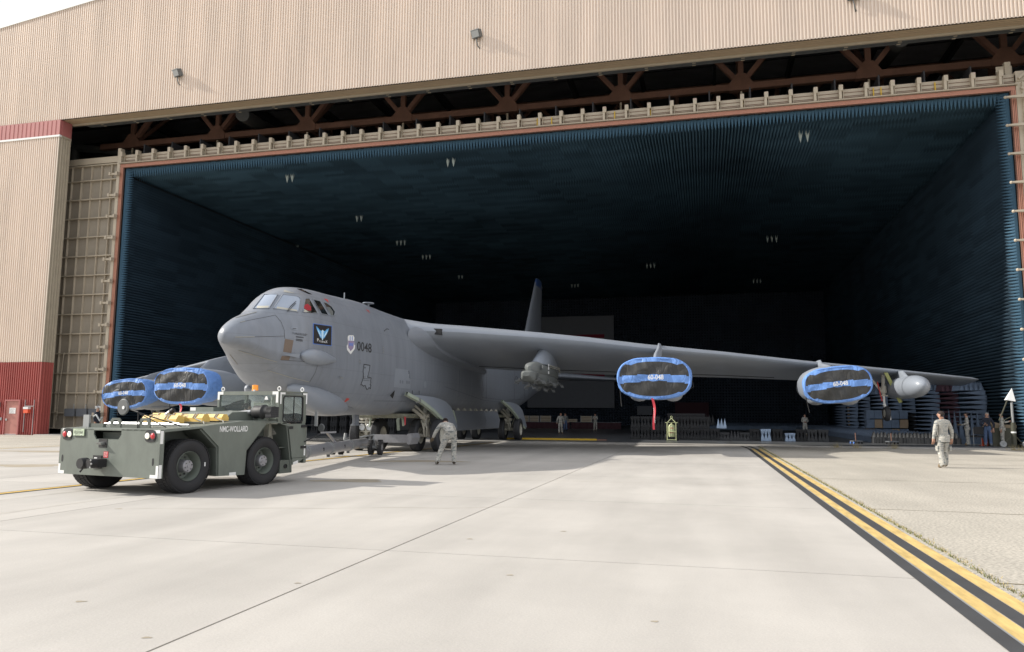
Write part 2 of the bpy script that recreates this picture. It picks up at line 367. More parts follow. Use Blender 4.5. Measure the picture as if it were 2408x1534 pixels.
# painted band along the edge of the concrete: black, yellow, black, yellow
ys = [-6, 0, 6, 12, 18, 24, 30, 36, 38.5]; crv = [39.5, 40.5, 41.5, 42.4, 43.25]
def bx_(y): return 0 if y < 38.5 else .012*(y-38.5)**2*.9
for k, mm in enumerate(['black_paint', 'yellow_old', 'black_paint', 'yellow_old']):
    off = 1.99+.165*k+.08
    strip('painted_line', [(off+.0*y, y) for y in np.arange(-8, 40.2, .8)], .158, mm, .004, .02)
    if k in (0, 2): strip('painted_line', [(off-bx_(y)*.8, y) for y in [40.25]+crv[1:]], .15, 'joint', .004)
strip('curb_gap', [(2.148, y) for y in (-8, 40)], .02, 'pale_steel', .007)
# yellow centre line with black edges that the bomber is towed along
cl = [(-13.9, -6), (-13.62, 6), (-13.46, 12.3), (-13.3, 18), (-13.15, 24), (-13.0, 29), (-12.6, 33), (-12.2, 37), (-12.0, 43.2)]
strip('taxi_line_border', cl, .34, 'black_paint', .004); strip('taxi_line', cl, .16, 'yellow_paint', .008)
strip('edge_line', [(-29.9, y) for y in (-10, 10, 27, 43)], .16, 'yellow_old', .004)
for Y0, xa, xb in ((40, 3.4, 40), (33, 2.9, 34), (29.4, 2.9, 30), (21.5, 2.7, 26), (14.7, 2.7, 20), (8.5, 2.7, 14), (37, -60, -30.3), (31, -60, -30.3), (41, -60, -30.3), (26, -60, -31)):
    n = int(abs(xb-xa)/.5); strip('crack', [(xa+(xb-xa)*i/n, Y0+.1*math.sin(i*.37+Y0)+random.uniform(-.03, .03)) for i in range(n+1)], .028, 'crack', .003, .7)
strip('crack', [(11+.5*i, 39.3-.42*i+.12*math.sin(i)) for i in range(26)], .05, 'crack', .004, .7)
def stain(x, y, rx, ry, rot=0, m='concrete_stain'):
    P = []
    for k in range(26):
        a = 2*math.pi*k/26; r = 1+.22*math.sin(3*a+x)+random.uniform(-.10, .10)
        u, v = rx*r*math.cos(a), ry*r*math.sin(a); P.append((x+u*math.cos(rot)-v*math.sin(rot), y+u*math.sin(rot)+v*math.cos(rot), .0025))
    b = MB().add(P, [tuple(range(26))]); structure(b.build('stain', m, smooth=0))
for dx, dy, rx, ry in ((825,1131,.85,.42), (985,1085,1.6,.55), (60,1095,1.3,.6), (190,1415,.045,.025), (1200,1353,.035,.025), (345,1500,.035,.02), (1325,1250,.04,.03), (280,1197,.06,.04), (1105,1268,.04,.03), (700,1372,.03,.02), (1540,1462,.03,.02), (150,1062,3.0,.7)):
    p = atZ(dx, dy); stain(p.x, p.y, rx, ry, R(14))
# grass and weeds in the joint beside the band
def blades(name, n, fn, h, m):
    V = []; F = []
    for i in range(n):
        x, y = fn(); a = random.uniform(0, 6.28); hh = h*random.uniform(.3, 1.2); lx, ly = random.uniform(-.5, .5)*hh, random.uniform(-.5, .5)*hh; wv = .004+.004*random.random()
        c, s = math.cos(a)*wv, math.sin(a)*wv; k = len(V)
        V += [(x-c, y-s, 0), (x+c, y+s, 0), (x+lx, y+ly, hh)]; F.append((k, k+1, k+2))
    b = MB(); b.v = V; b.f = F; b.m = [0]*len(F); return stuff(b.build(name, m, smooth=0))
gr_ = blades('grass', 2800, lambda: (2.70+abs(random.gauss(0, .035)), random.uniform(3, 43)**1.0), .035, 'grass')
blades('dry_grass', 3000, lambda: (2.72+abs(random.gauss(0, .05)), random.uniform(3, 43)), .03, 'dry_weed')
for dx in (1965, 2010, 2098, 2378, 2397):
    X = XatY(dx, 43.5); cx_ = X
    o = blades('weed', 60, lambda: (cx_+random.gauss(0, .12), 43.2+random.gauss(0, .05)), .30, 'dry_weed')

# ================================================================== hangar
hang = thing('hangar', 'huge hangar with cream corrugated front, red base band and wide open doorway', 'hangar', (0, 44, 0))
HY = -44.0                      # children are built in world coordinates, shifted by the parent
def hb(b, name, mats, smooth=0, parent=None):
    return b.build(name, mats, parent or hang, smooth, (0, HY, 0) if parent is None else None)
XC, XR = -45.34, 18.9
def gable(x): return 31.55+.134*(x+45.34) if x < -13.2 else 35.86-.134*(x+13.2)
def corr(x0, x1, zb, zt, y, pitch=.19, dep=.085, axis='x'):
    b = MB(); n = int((x1-x0)/pitch); rows = [[], []]
    for i in range(n+1):
        for fx, d in ((0, 0), (.48, 0), (.57, -dep), (.92, -dep)) if i < n else ((0, 0),):
            x = x0+(i+fx)*(x1-x0)/n
            t = zt(x) if callable(zt) else zt
            if axis == 'x': rows[0].append((x, y+d, zb)); rows[1].append((x, y+d, t))
            else: rows[0].append((y-d, x, zb)); rows[1].append((y-d, x, t))
    return b.loft(rows, 0, False, False)
hb(corr(-78, 52, 22.92, gable, 44.0), 'upper_cladding', 'cream_cladding')
hb(MB().prism([(-78, gable(-78)), (-13.2, gable(-13.2)), (52, gable(52)), (52, gable(52)+.28), (-13.2, gable(-13.2)+.28), (-78, gable(-78)+.28)], 'y', 43.86, 44.1), 'roof_trim', 'white_paint')
for s_ in (0, 1):
    x0, x1 = ((-78, -13.2), (-13.2, 52))[s_]
    hb(MB().prism([(x0, gable(x0)-.15), (x1, gable(x1)-.15), (x1, gable(x1)), (x0, gable(x0))], 'y', 44.12, 124), 'roof', 'dark_deck')
hb(MB().box(-78, -77.7, 44.2, 124, 0, 27), 'side_wall', 'cream_flat'); hb(MB().box(51.7, 52, 44.2, 124, 0, 27), 'side_wall', 'cream_flat')
hb(MB().box(-78, 52, 124, 124.3, 0, 35), 'rear_wall', 'dark_deck')
# piers either side of the door
hb(corr(-78, XC, 5.13, 21.62, 44.0), 'pier_cladding', 'cream_cladding')
hb(corr(-78, XC, -.05, 5.12, 44.0), 'pier_base', 'red_cladding')
b = MB().box(-78, XC+.02, 43.90, 44.05, 21.76, 22.90)
hb(b, 'red_band', 'red_band')
b = MB()
for i in range(85): b.box(XC-.38*i-.012, XC-.38*i+.012, 43.885, 43.90, 21.78, 22.88)
hb(b, 'band_seam', 'red_door')
hb(MB().box(-78, XC+.05, 43.88, 44.06, 21.62, 21.76), 'flashing', 'white_paint')
hb(MB().box(XC-.10, XC+.02, 43.92, 44.0, 5.14, 21.6), 'corner_trim', 'cream_flat')
hb(MB().box(XC-.10, XC+.02, 43.92, 44.0, 0, 5.12), 'corner_trim', 'red_cladding')
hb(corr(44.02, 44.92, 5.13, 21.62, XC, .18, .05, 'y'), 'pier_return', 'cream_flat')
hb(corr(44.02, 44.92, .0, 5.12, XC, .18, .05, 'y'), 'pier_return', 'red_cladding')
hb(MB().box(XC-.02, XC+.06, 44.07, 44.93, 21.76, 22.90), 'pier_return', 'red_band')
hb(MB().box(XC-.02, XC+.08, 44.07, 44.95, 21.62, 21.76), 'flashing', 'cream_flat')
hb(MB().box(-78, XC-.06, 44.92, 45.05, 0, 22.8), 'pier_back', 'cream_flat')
hb(corr(19.6, 52, 0, 22.9, 44.0), 'pier_cladding', 'cream_cladding')
# ribbed soffit, lip and door tracks
rows = [[], []]
for i, yy in enumerate(np.linspace(44.06, 44.9, 17)):
    for k, x in enumerate((XC, 30)): rows[k].append((x, yy, 22.90+(.04 if i % 4 in (1, 2) else 0)))
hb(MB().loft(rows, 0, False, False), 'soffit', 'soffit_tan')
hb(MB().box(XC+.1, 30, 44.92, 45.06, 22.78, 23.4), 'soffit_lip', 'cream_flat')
for yy in (45.22, 45.5): hb(MB().box(XC+1.0, 30, yy, yy+.14, 22.84, 22.98), 'door_track', 'grey_steel')
trk = None
for i in range(22):
    x = XC+2.4+2.85*i
    if trk is None: trk = hb(MB().box(-.10, .10, 45.2, 45.66, 22.99, 23.05).box(-.10, .10, 45.24, 45.32, 22.81, 22.835).box(-.10, .10, 45.54, 45.62, 22.81, 22.835), 'track_bracket', 'cream_flat'); trk.location.x = x; 
    else: o = trk.copy(); sc.collection.objects.link(o); o.location.x = x
# red personnel door, sign, call box
dr = hb(MB().box(-48.10, -46.96, 43.90, 43.93, .05, 2.36), 'entry_door', 'red_door')
fr_ = MB().box(-48.2, -48.1, 43.82, 43.93, 0, 2.46).box(-46.96, -46.86, 43.82, 43.93, 0, 2.46).box(-48.1, -46.96, 43.82, 43.93, 2.36, 2.46); fr_.build('frame', 'red_band', dr)
MB().box(-48.02, -47.9, 43.84, 43.90, .98, 1.12).tube([(-47.96,43.84,1.08), (-47.96,43.78,1.08), (-47.84,43.78,1.08)], .018).build('handle', 'galvanised', dr)
MB().box(-47.8, -47.25, 43.885, 43.90, 1.48, 1.88).build('notice', 'white_paint', dr)
MB().box(-48.02, -47.04, 43.86, 43.9, .02, .05).build('sill', 'white_paint', dr)
for k in range(5): text_obj('lettering', ['AUTHORIZED', 'PERSONNEL ONLY', 'BEYOND', 'THIS POINT', 'KEEP CLOSED'][k], 'stencil_black', dr, (-47.52, 43.882, 1.81-.07*k), (1,0,0), (0,0,1), .035)
cb = thing('call_box', 'orange and white call box on the red wall right of the red door', 'call box', (-46.1, 43.85, 1.7))
def at(b, name, m, root, smooth=0):
    o = b.build(name, m, root, smooth); o.location = -root.location; return o
at(MB().box(-46.38, -46.0, 43.70, 43.93, 1.52, 1.80), 'body', 'orange', cb)
at(MB().box(-46.40, -45.98, 43.68, 43.94, 1.80, 1.95), 'cover', 'white_paint', cb)
at(MB().tube([(-46.43,43.86,.2), (-46.43,43.86,2.45)], .025).tube([(-45.66,43.86,.0), (-45.66,43.86,2.45)], .025).tube([(-46.43,43.84,2.0), (-45.66,43.84,2.0)], .02), 'conduit', 'pale_steel', cb)
wl = tag(MB().box(-48.95, -48.62, 43.72, 43.93, 1.95, 2.3).box(-48.9, -48.66, 43.66, 43.72, 1.98, 2.12).build('wall_lamp', 'galvanised'), 'small grey wall lamp box left of the red door at the frame edge', 'lamp')
wb = tag(MB().box(-48.55, -48.4, 43.86, 43.93, 1.0, 1.2).build('switch_box', 'pale_steel'), 'small grey switch box on the red wall beside the door handle', 'switch box')

# odd marks on the concrete: tyre scuffs and hairline cracks
for k, (xa, ya, xb, yb2) in enumerate(((-12.6,9,-11.9,24),(-10.9,8.5,-10.5,22),(-9.5,11,-3,13.2),(-6,18.5,1.5,18.9))):
    n = 24; strip('tyre_scuff' if k < 2 else 'hairline', [(xa+(xb-xa)*i/n+.05*math.sin(i*.7+k), ya+(yb2-ya)*i/n+.06*math.sin(i*.9)) for i in range(n+1)], .13 if k < 2 else .012, 'scuff' if k < 2 else 'concrete_stain', .0018, .2 if k < 2 else .6)
# ------------------------------------------------------------------ roof steelwork over the door
def truss(Y, zc, nodes, m, top=4.6, main=.42):
    b = MB().box(nodes[0]-3, nodes[-1]+6, Y-.18, Y+.18, zc-main/2, zc+main/2); hb(b, 'bottom_chord', m)
    hb(MB().box(nodes[0]-3, nodes[-1]+6, Y-.18, Y+.18, zc+top, zc+top+.4), 'top_chord', m)
    for i, x in enumerate(nodes):
        nx = nodes[i+1] if i+1 < len(nodes) else x+7.3
        hb(MB().prism([(x-.75, zc-.26), (x+.75, zc-.26), (x+.75, zc+.2), (x+.28, zc+.85), (x-.28, zc+.85), (x-.75, zc+.2)], 'y', Y-.24, Y+.24), 'gusset', m)
        hb(MB().bar((x, Y, zc+.3), (x, Y, zc+top), .3, .34), 'post', m)
        hb(MB().bar((x+.3, Y, zc+.5), ((x+nx)/2-.2, Y, zc+top), .3, .34, upv=(0,1,0)), 'diagonal', m)
        hb(MB().bar((nx-.3, Y, zc+.5), ((x+nx)/2+.2, Y, zc+top), .3, .34, upv=(0,1,0)), 'diagonal', m)
        hb(MB().bar((x, Y+.2, zc+.1), (x, Y+12, zc+.1), .3, .3), 'brace', m)
        hb(MB().bar((x, Y+.3, zc+.3), (x, Y+5, zc+top+.2), .26, .26, upv=(1,0,0)), 'diagonal', m)
        hb(MB().box(x-.06, x+.06, Y-.06, Y+.06, 20.9, zc-.3), 'hanger', 'tan_steel')
nds = [atY(sx/1.701, sy/1.701, 50).x for sx, sy in ((531,590), (871,555), (1230,520), (1613,480), (2030,440), (2483,390), (2964,340), (3473,290), (4017,240))]
truss(50, 23.05, nds, 'rust_steel')
truss(62, 24.0, [x+3.4 for x in nds], 'rust_steel', 4.2, .4)
for k in range(13):
    xx = -50+5.7*k; hb(MB().bar((xx, 46, 28.6), (xx, 120, 29.4), .25, .8), 'rafter', 'dark_steel')
for k in range(10): hb(MB().box(-77, 51, 47+4*k, 47.15+4*k, 28.9, 29.2), 'purlin', 'dark_steel')
def duct(p, q, r):
    hb(MB().tube([p, q], r, 16), 'duct', 'grey_steel', 40)
a_, b_ = atY(175, 348, 50.8), atY(265, 362, 50.8)
duct((a_.x, 50.8, a_.z), (b_.x+3, 50.8, b_.z-.3), .32); duct((a_.x+.1, 50.8, a_.z-3), (a_.x+.1, 50.8, a_.z), .32)
a_, b_ = atY(570, 270, 48.0), atY(665, 325, 58); duct(tuple(a_), tuple(b_), .5)
a_, b_ = atY(2120, 90, 47.5), atY(2075, 150, 60); duct(tuple(a_), tuple(b_), .5)
b = MB()
for k in range(9): b.box(-41.5, 17, 47.6+.9*k, 47.75+.9*k, 20.9+.13*k, 21.02+.13*k)
hb(b, 'roof_stiffener', 'galvanised')
for k in range(24): xx = -41+2.45*k; hb(MB().box(xx, xx+.08, 47.4, 56, 21.2, 21.9), 'roof_rib', 'dark_steel')


# ================================================================== anechoic chamber
CH = thing('anechoic_chamber', 'dark blue test chamber lined with pointed foam absorber inside the hangar', 'test chamber', (0, 46.5, 0))
def cb_(b, name, m, smooth=0):
    o = b.build(name, m, CH, smooth); o.location = (0, -46.5, 0); return o
CX0, CX1, CY0, CY1, CZ = -41.75, 16.95, 46.6, 114., 19.78
cb_(MB().box(CX0-.5, CX1+.5, CY0+.1, CY1+.5, CZ+.02, CZ+.5), 'roof_shell', 'foam_black')
cb_(MB().box(CX0-.5, CX0-.02, CY0+.1, CY1+.5, .06, CZ), 'side_shell', 'foam_black')
cb_(MB().box(CX1+.02, CX1+.5, CY0+.1, CY1+.5, .06, CZ), 'side_shell', 'foam_black')
cb_(MB().box(CX0-.5, CX1+.5, CY1+.02, CY1+.5, .06, CZ+.5), 'rear_shell', 'foam_black')
def pyr_field(name, o, u, v, n, nu, nv, pu, pv, h, m, parent=None, loc=None, jit=0.):
    o, u, v, n = (np.array(t, float) for t in (o, u, v, n))
    I, J = np.meshgrid(np.arange(nu), np.arange(nv), indexing='ij'); I = I.ravel()[:, None]; J = J.ravel()[:, None]
    b0 = o+I*pu*u+J*pv*v; k = len(I)
    hh = h*(1+jit*rng.uniform(-1, 1, (k, 1)))
    V = np.stack([b0, b0+pu*u, b0+pu*u+pv*v, b0+pv*v, b0+.5*pu*u+.5*pv*v+n*hh], 1).reshape(-1, 3)
    base = (np.arange(k)*5)[:, None]; T = np.array([[0,1,4],[1,2,4],[2,3,4],[3,0,4]]).ravel()
    if np.dot(np.cross(u, v), n) < 0: T = np.array([[1,0,4],[2,1,4],[3,2,4],[0,3,4]]).ravel()
    idx = (base+T).ravel().astype(np.int32); nf = k*4
    me = bpy.data.meshes.new(name); me.vertices.add(len(V)); me.vertices.foreach_set('co', V.ravel())
    me.loops.add(len(idx)); me.loops.foreach_set('vertex_index', idx)
    me.polygons.add(nf); me.polygons.foreach_set('loop_start', np.arange(nf, dtype=np.int32)*3)
    me.update(calc_edges=True); me.materials.append(MATS[m]); return link(name, me, parent, loc)
OFF = (0, -46.5, 0)
W_, D_ = CX1-CX0, CY1-CY0
nx, ny = int(W_/.2), int((D_-.3)/.2)
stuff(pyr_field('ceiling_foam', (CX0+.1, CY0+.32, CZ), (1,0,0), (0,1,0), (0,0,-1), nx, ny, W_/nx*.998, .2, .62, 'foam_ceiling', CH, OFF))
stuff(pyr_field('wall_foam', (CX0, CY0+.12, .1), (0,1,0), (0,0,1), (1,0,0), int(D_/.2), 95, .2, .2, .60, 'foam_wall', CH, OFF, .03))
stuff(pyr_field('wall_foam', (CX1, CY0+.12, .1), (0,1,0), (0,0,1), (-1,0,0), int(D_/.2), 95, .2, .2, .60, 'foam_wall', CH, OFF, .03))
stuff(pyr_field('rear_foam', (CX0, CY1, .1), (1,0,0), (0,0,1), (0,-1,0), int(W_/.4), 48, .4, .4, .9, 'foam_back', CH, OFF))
# front row of ceiling pyramids, each one a piece
pm = MB().add([(-.097,0,0),(.097,0,0),(.097,.19,0),(-.097,.19,0),(0,.095,-.60),(-.097,0,.10),(.097,0,.10),(.097,.19,.10),(-.097,.19,.10)],
              [(0,4,1),(1,4,2),(2,4,3),(3,4,0),(0,1,6,5),(1,2,7,6),(2,3,8,7),(3,0,5,8),(5,6,7,8)])
p0 = None
npy = 290
for i in range(npy):
    x = CX0+.15+(W_-.3)*(i+.5)/npy
    if p0 is None: p0 = pm.build('foam_pyramid', 'foam_edge', CH, 0); o = p0
    else: o = p0.copy(); sc.collection.objects.link(o); 
    o.location = (x, CY0+.1-46.5, CZ-.08-random.choice((0,0,0,.03))); o.parent = CH
# blue base strips along the sides
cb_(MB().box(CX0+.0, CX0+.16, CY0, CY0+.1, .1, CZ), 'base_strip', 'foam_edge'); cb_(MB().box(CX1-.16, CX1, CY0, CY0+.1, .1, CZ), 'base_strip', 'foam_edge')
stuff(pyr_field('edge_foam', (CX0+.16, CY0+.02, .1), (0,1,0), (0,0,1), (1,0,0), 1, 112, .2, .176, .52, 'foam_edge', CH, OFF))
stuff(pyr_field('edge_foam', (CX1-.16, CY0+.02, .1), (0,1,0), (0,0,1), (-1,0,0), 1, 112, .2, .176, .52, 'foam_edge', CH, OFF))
# white pyramids over the lamps
wp = MB().add([(-.2,-.2,0),(.2,-.2,0),(.2,.2,0),(-.2,.2,0),(0,0,-1.0)], [(0,4,1),(1,4,2),(2,4,3),(3,4,0)])
w0 = None
for (dx, dy, n) in ((682,410,2),(1060,372,2),(1890,312,2),(845,506,2),(1003,598,3),(943,564,3),(691,576,3),(1815,556,3),(2096,554,3),(1530,620,3),(1780,656,3),(1557,690,3),(1352,667,3),(1383,698,3),(963,690,2),(1083,646,2),(2000,655,2)):
    p = atZ(dx, dy, CZ-.35)
    if p.y > 112: continue
    for k in range(n):
        if w0 is None: w0 = wp.build('white_pyramid', 'foam_white', CH, 0); o = w0
        else: o = w0.copy(); sc.collection.objects.link(o)
        o.parent = CH; o.location = (p.x+(k-(n-1)/2)*.42, p.y-46.5, CZ-.02)
# copper seal and tan header with its brackets
for k in range(4): cb_(MB().box(CX0-.30, CX1+.26, 46.34, 46.38, CZ+.03+.062*k, CZ+.075+.062*k), 'copper_strip', 'copper_strip')
cb_(MB().box(CX0-.3, CX1+.3, 46.385, 46.5, CZ, CZ+.3), 'seal_backing', 'rust_steel')
for k in range(3):
    cb_(MB().box(CX0-.28+.09*k, CX0-.22+.09*k, 46.34, 46.38, .4, CZ+.02), 'copper_strip', 'copper_strip')
    cb_(MB().box(CX1+.06+.08*k, CX1+.11+.08*k, 46.34, 46.38, .3, CZ+.02), 'copper_strip', 'copper_strip')
cb_(MB().box(CX0-.3, CX0-.02, 46.385, 46.5, .3, CZ), 'seal_backing', 'rust_steel'); cb_(MB().box(CX1+.02, CX1+.3, 46.385, 46.5, .3, CZ), 'seal_backing', 'rust_steel')
cb_(MB().box(CX0-.35, CX1+.35, 46.22, 46.36, CZ+.30, CZ+.37), 'ledge', 'cream_flat')
cb_(MB().box(CX0-.3, CX1+.3, 46.55, 46.62, CZ+.37, CZ+1.05), 'header', 'tan_steel')
for z in (.52, .60, .82): cb_(MB().box(CX0-.3, CX1+.3, 46.52, 46.55, CZ+z, CZ+z+.025), 'header_rail', 'rust_steel')
b0 = None
for i in range(43):
    x = CX0-.2+1.392*i
    if x > CX1+.2: break
    if b0 is None: b0 = MB().box(-.11, .11, 46.2, 46.55, .86, 1.22).box(-.11, .03, 46.22, 46.55, .38, .86).box(.12, .16, 46.4, 46.55, .4, .9).build('bracket', 'tan_steel', CH, 0); o = b0
    else: o = b0.copy(); sc.collection.objects.link(o)
    o.parent = CH; o.location = (x, -46.5, CZ)
for dx in (1445, 1262, 1296, 1530, 1748, 2060, 2078, 2207):
    p = atY(dx, 300, 46.3); zz = CZ+.9
    cb_(MB().box(p.x-.035, p.x+.035, 46.46, 46.5, CZ+.36, zz+.05), 'tie_strap', 'yellow_ramp')
for k in range(12):
    z = CZ-.5-1.62*k
    if z < .5: break
    cb_(MB().box(CX0-.95, CX0-.3, 46.1, 46.2, z-.07, z+.07).box(CX0-1.0, CX0-.85, 46.0, 46.2, z-.12, z+.12).box(CX0-.4, CX0-.25, 46.0, 46.3, z-.13, z+.13), 'clamp', 'tan_steel')
    cb_(MB().prism([(CX1-.35, z-.04), (CX1+1.2, z-.12), (CX1+1.2, z+.12), (CX1-.35, z+.05)], 'y', 45.9, 46.05).ball((CX1-.4, 45.97, z), .09, 8), 'clamp', 'tan_steel')
cb_(MB().box(CX0-.55, CX0-.3, 46.3, 46.7, .06, 21.3), 'door_post', 'tan_steel')
cb_(MB().box(CX1+.30, CX1+.75, 46.35, 46.8, .06, 20.9).box(CX1+.55, CX1+.75, 46.2, 46.35, .06, 20.2), 'door_post', 'tan_steel')
cb_(MB().box(CX1-.1, CX1+.2, 46.6, 46.9, 20.0, 21.6).box(CX1-.5, CX1+.3, 46.7, 46.8, 20.6, 21.4), 'door_post', 'cream_flat')
cb_(MB().bar((CX1+.4, 46.2, 20.4), (CX1+2.4, 46.2, 22.2), .12, .12).bar((CX1+.5, 46.2, 19.9), (CX1+2.6, 46.2, 18.0), .12, .12).box(CX1+.3, CX1+4, 46.3, 46.5, 20.3, 20.7), 'door_brace', 'tan_steel')
# sliding door leaf parked left of the opening: panels, ribs
SD = thing('sliding_door', 'tall tan steel door leaf with grid of ribs left of the blue chamber opening', 'door', (-44.4, 46.8, 0))
def sd(b, name, m): o = b.build(name, m, SD, 0); o.location = (44.4, -46.8, 0); return o
xs = [-49.4+.905*k for k in range(9)]; zs = [.42]+[1.55+1.46*k for k in range(13)]+[20.25]
pan = None
for i in range(8):
    for j in range(len(zs)-1):
        hgt = zs[j+1]-zs[j]
        o = MB().box(0, .905, 0, .04, 0, hgt).build('panel', 'tan_panel', SD, 0) if (pan is None or abs(pan[1]-hgt) > .01) else pan[0].copy()
        if pan is None or abs(pan[1]-hgt) > .01: pan = (o, hgt)
        else: sc.collection.objects.link(o)
        o.parent = SD; o.location = (xs[i]+44.4, random.uniform(-.01,.01)+.0, zs[j])
for x in xs: sd(MB().box(x-.03, x+.03, 46.62, 46.78, .4, 20.3), 'vertical_rib', 'tan_steel')
for z in zs: sd(MB().box(-49.4, -42.15, 46.55, 46.775, z-.04, z+.04), 'horizontal_rib', 'tan_steel')
sd(MB().box(-49.4, -42.1, 46.5, 46.9, 20.34, 20.8), 'top_beam', 'tan_steel')
sd(MB().tube([(-46.0,46.45,6.0), (-46.15,46.42,3.5), (-46.2,46.4,1.0)], .025), 'cable', 'cream_flat')
for i, x in enumerate((-45.45, -44.4, -43.35)):
    eb = thing('electrical_box', ['leftmost of the three grey electrical boxes on the tan door', 'middle of the three grey electrical boxes on the tan door', 'rightmost of the three grey electrical boxes on the tan door beside the standing man'][i], 'electrical box', (x+.42, 46.4, 1.3), 0, 'grey electrical boxes on the door')
    MB().box(-.44, .44, -.08, .12, 0, .56).build('cabinet', 'box_grey', eb); MB().tube([(.3, 0, .56), (.3, 0, .9)], .03).build('conduit', 'pale_steel', eb)
sg = tag(MB().box(-42.87, -42.4, 46.40, 46.43, 1.74, 2.06).build('warning_sign', 'white_paint'), 'small white notice on the tan door right of the electrical boxes', 'sign')
for k in range(4): text_obj('lettering', ['NOTICE', 'RF SHIELD DOOR', 'DO NOT BLOCK', 'DOOR PATH'][k], 'emblem_edge' if k == 0 else 'stencil_black', sg, (-42.63, 46.39, 2.0-.07*k), (1,0,0), (0,0,1), .04)
# flag panel on the rear wall
FL = thing('flag_banner', 'large dim grey and red striped flag banner hanging on the rear wall', 'banner', (-19.0, 112.6, 2.7))
def fl(b, name, m): o = b.build(name, m, FL, 0); o.location = (19.0, -112.6, -2.7); return o
fl(MB().box(-26, -12.9, 112.6, 112.8, 2.7, 16.4), 'field', 'flag_grey')
for z0, z1, m in ((13.05, 13.6, 'flag_red'), (7.3, 8.0, 'flag_red'), (12.6, 13.05, 'flag_white'), (6.75, 7.3, 'flag_white'), (10.9, 11.5, 'flag_red'), (9.1, 9.7, 'flag_red')):
    fl(MB().box(-25, -14.3, 112.5, 112.6, z0, z1), 'stripe', m)

# ------------------------------------------------------------------ floodlights on the front wall
def flood(dx, dy, label):
    p = atY(dx, dy, 43.62); r = thing('floodlight', label, 'floodlight', tuple(p), 0, 'floodlights on the front wall')
    M = Matrix.Rotation(R(-18), 4, 'Z') @ Matrix.Rotation(R(24), 4, 'X')
    o = MB().box(-.30, .30, -.02, .30, -.24, .24).build('housing', 'grey_steel', r); o.matrix_local = M
    o = MB().box(-.26, .26, -.045, -.02, -.20, .20).box(-.33,.33,-.05,.0,.22,.27).build('lens', 'pale_steel', r); o.matrix_local = M
    MB().tube([(0, .15, -.2), (.06, .12, -.5), (.10, .2, -.72), (.18, .38, -.8)], .035).build('arm', 'grey_steel', r, 40)
flood(414, 172, 'left floodlight on a curved arm above the left end of the doorway')
flood(1118, 80, 'middle floodlight on a curved arm high on the cream front wall')
flood(2006, -12, 'floodlight whose arm and shadow show at the top edge toward the right')
# ================================================================== the bomber
PXP, PYP, PHD = -13.1, 31.54, R(-0.67)
AC = thing('bomber_aircraft', 'large grey eight-engined bomber with its nose toward the camera, towed out of the chamber', 'aircraft', (PXP, PYP, 0), -PHD)
AM = Matrix.Translation((PXP, PYP, 0)) @ Matrix.Rotation(-PHD, 4, 'Z'); AMI = AM.inverted()
ST = np.array([
[-13.090,0.020,3.720,3.800,3.760,2.000,2.000],
[-13.030,0.200,3.550,3.940,3.750,2.000,2.000],
[-12.911,0.300,3.500,4.060,3.740,2.000,2.000],
[-12.513,0.512,3.395,4.314,3.639,2.000,2.000],
[-11.855,0.784,3.103,4.596,3.450,2.000,2.000],
[-11.434,0.994,2.788,4.847,3.400,2.000,2.000],
[-10.975,1.168,2.469,5.162,3.350,2.000,2.000],
[-10.625,1.294,2.271,5.395,3.300,2.100,2.000],
[-10.093,1.358,2.065,5.601,3.300,2.200,2.000],
[-9.217,1.407,1.852,5.711,3.300,2.200,2.100],
[-8.610,1.444,1.679,5.745,3.300,2.200,2.200],
[-7.893,1.467,1.546,5.762,3.350,2.200,2.400],
[-6.735,1.489,1.517,5.799,3.400,2.300,2.500],
[-5.484,1.500,1.559,5.844,3.400,2.400,2.600],
[-3.496,1.500,1.560,5.778,3.400,2.500,2.600],
[-1.500,1.500,1.560,5.760,3.400,2.500,2.600],
[0.000,1.500,1.560,5.760,3.400,2.500,2.600],
[8.000,1.500,1.560,5.760,3.400,2.500,2.600],
[16.000,1.500,1.580,5.760,3.400,2.500,2.600],
[20.000,1.420,2.000,5.750,3.600,2.400,2.400],
[26.000,1.150,3.000,5.700,4.200,2.200,2.200],
[31.000,0.850,3.800,5.600,4.600,2.000,2.000],
[34.500,0.600,4.200,5.300,4.750,2.000,2.000],
[35.400,0.300,4.500,5.100,4.800,2.000,2.000],
])
def pch(ys, v, yq):
    h = np.diff(ys); d = np.diff(v)/h; m = np.zeros(len(ys)); m[0] = d[0]; m[-1] = d[-1]
    for i in range(1, len(ys)-1):
        if d[i-1]*d[i] > 0:
            w1 = 2*h[i]+h[i-1]; w2 = h[i]+2*h[i-1]; m[i] = (w1+w2)/(w1/d[i-1]+w2/d[i])
    i = int(np.clip(np.searchsorted(ys, yq)-1, 0, len(ys)-2)); t = (yq-ys[i])/h[i]
    return (2*t**3-3*t**2+1)*v[i]+(t**3-2*t**2+t)*h[i]*m[i]+(-2*t**3+3*t**2)*v[i+1]+(t**3-t**2)*h[i]*m[i+1]
def station(y): return [y]+[float(pch(ST[:,0], ST[:,j], y)) for j in range(1, 7)]
def ring(s, n=72):
    y, w_, zb, zt, zm, et, eb = s; P = []
    for i in range(n):
        t = 2*math.pi*i/n; c, si = math.cos(t), math.sin(t); e = et if si >= 0 else eb
        P.append((w_*math.copysign(abs(c)**(2/e), c), y, zm+((zt-zm) if si >= 0 else (zm-zb))*math.copysign(abs(si)**(2/e), si)))
    return P
yy = sorted(set(list(np.linspace(-13.09, -12.3, 14))+list(np.linspace(-12.3, -5, 46))+list(np.linspace(-5, 35.4, 60))))
fus = MB().loft([ring(station(y)) for y in yy if y > -10.75 or True], 0, True)
FUS = fus.build('fuselage', 'fuselage_skin', AC, 60)
bt = BVHTree.FromPolygons([Vector(v) for v in fus.v], fus.f)
CL = AMI @ CC
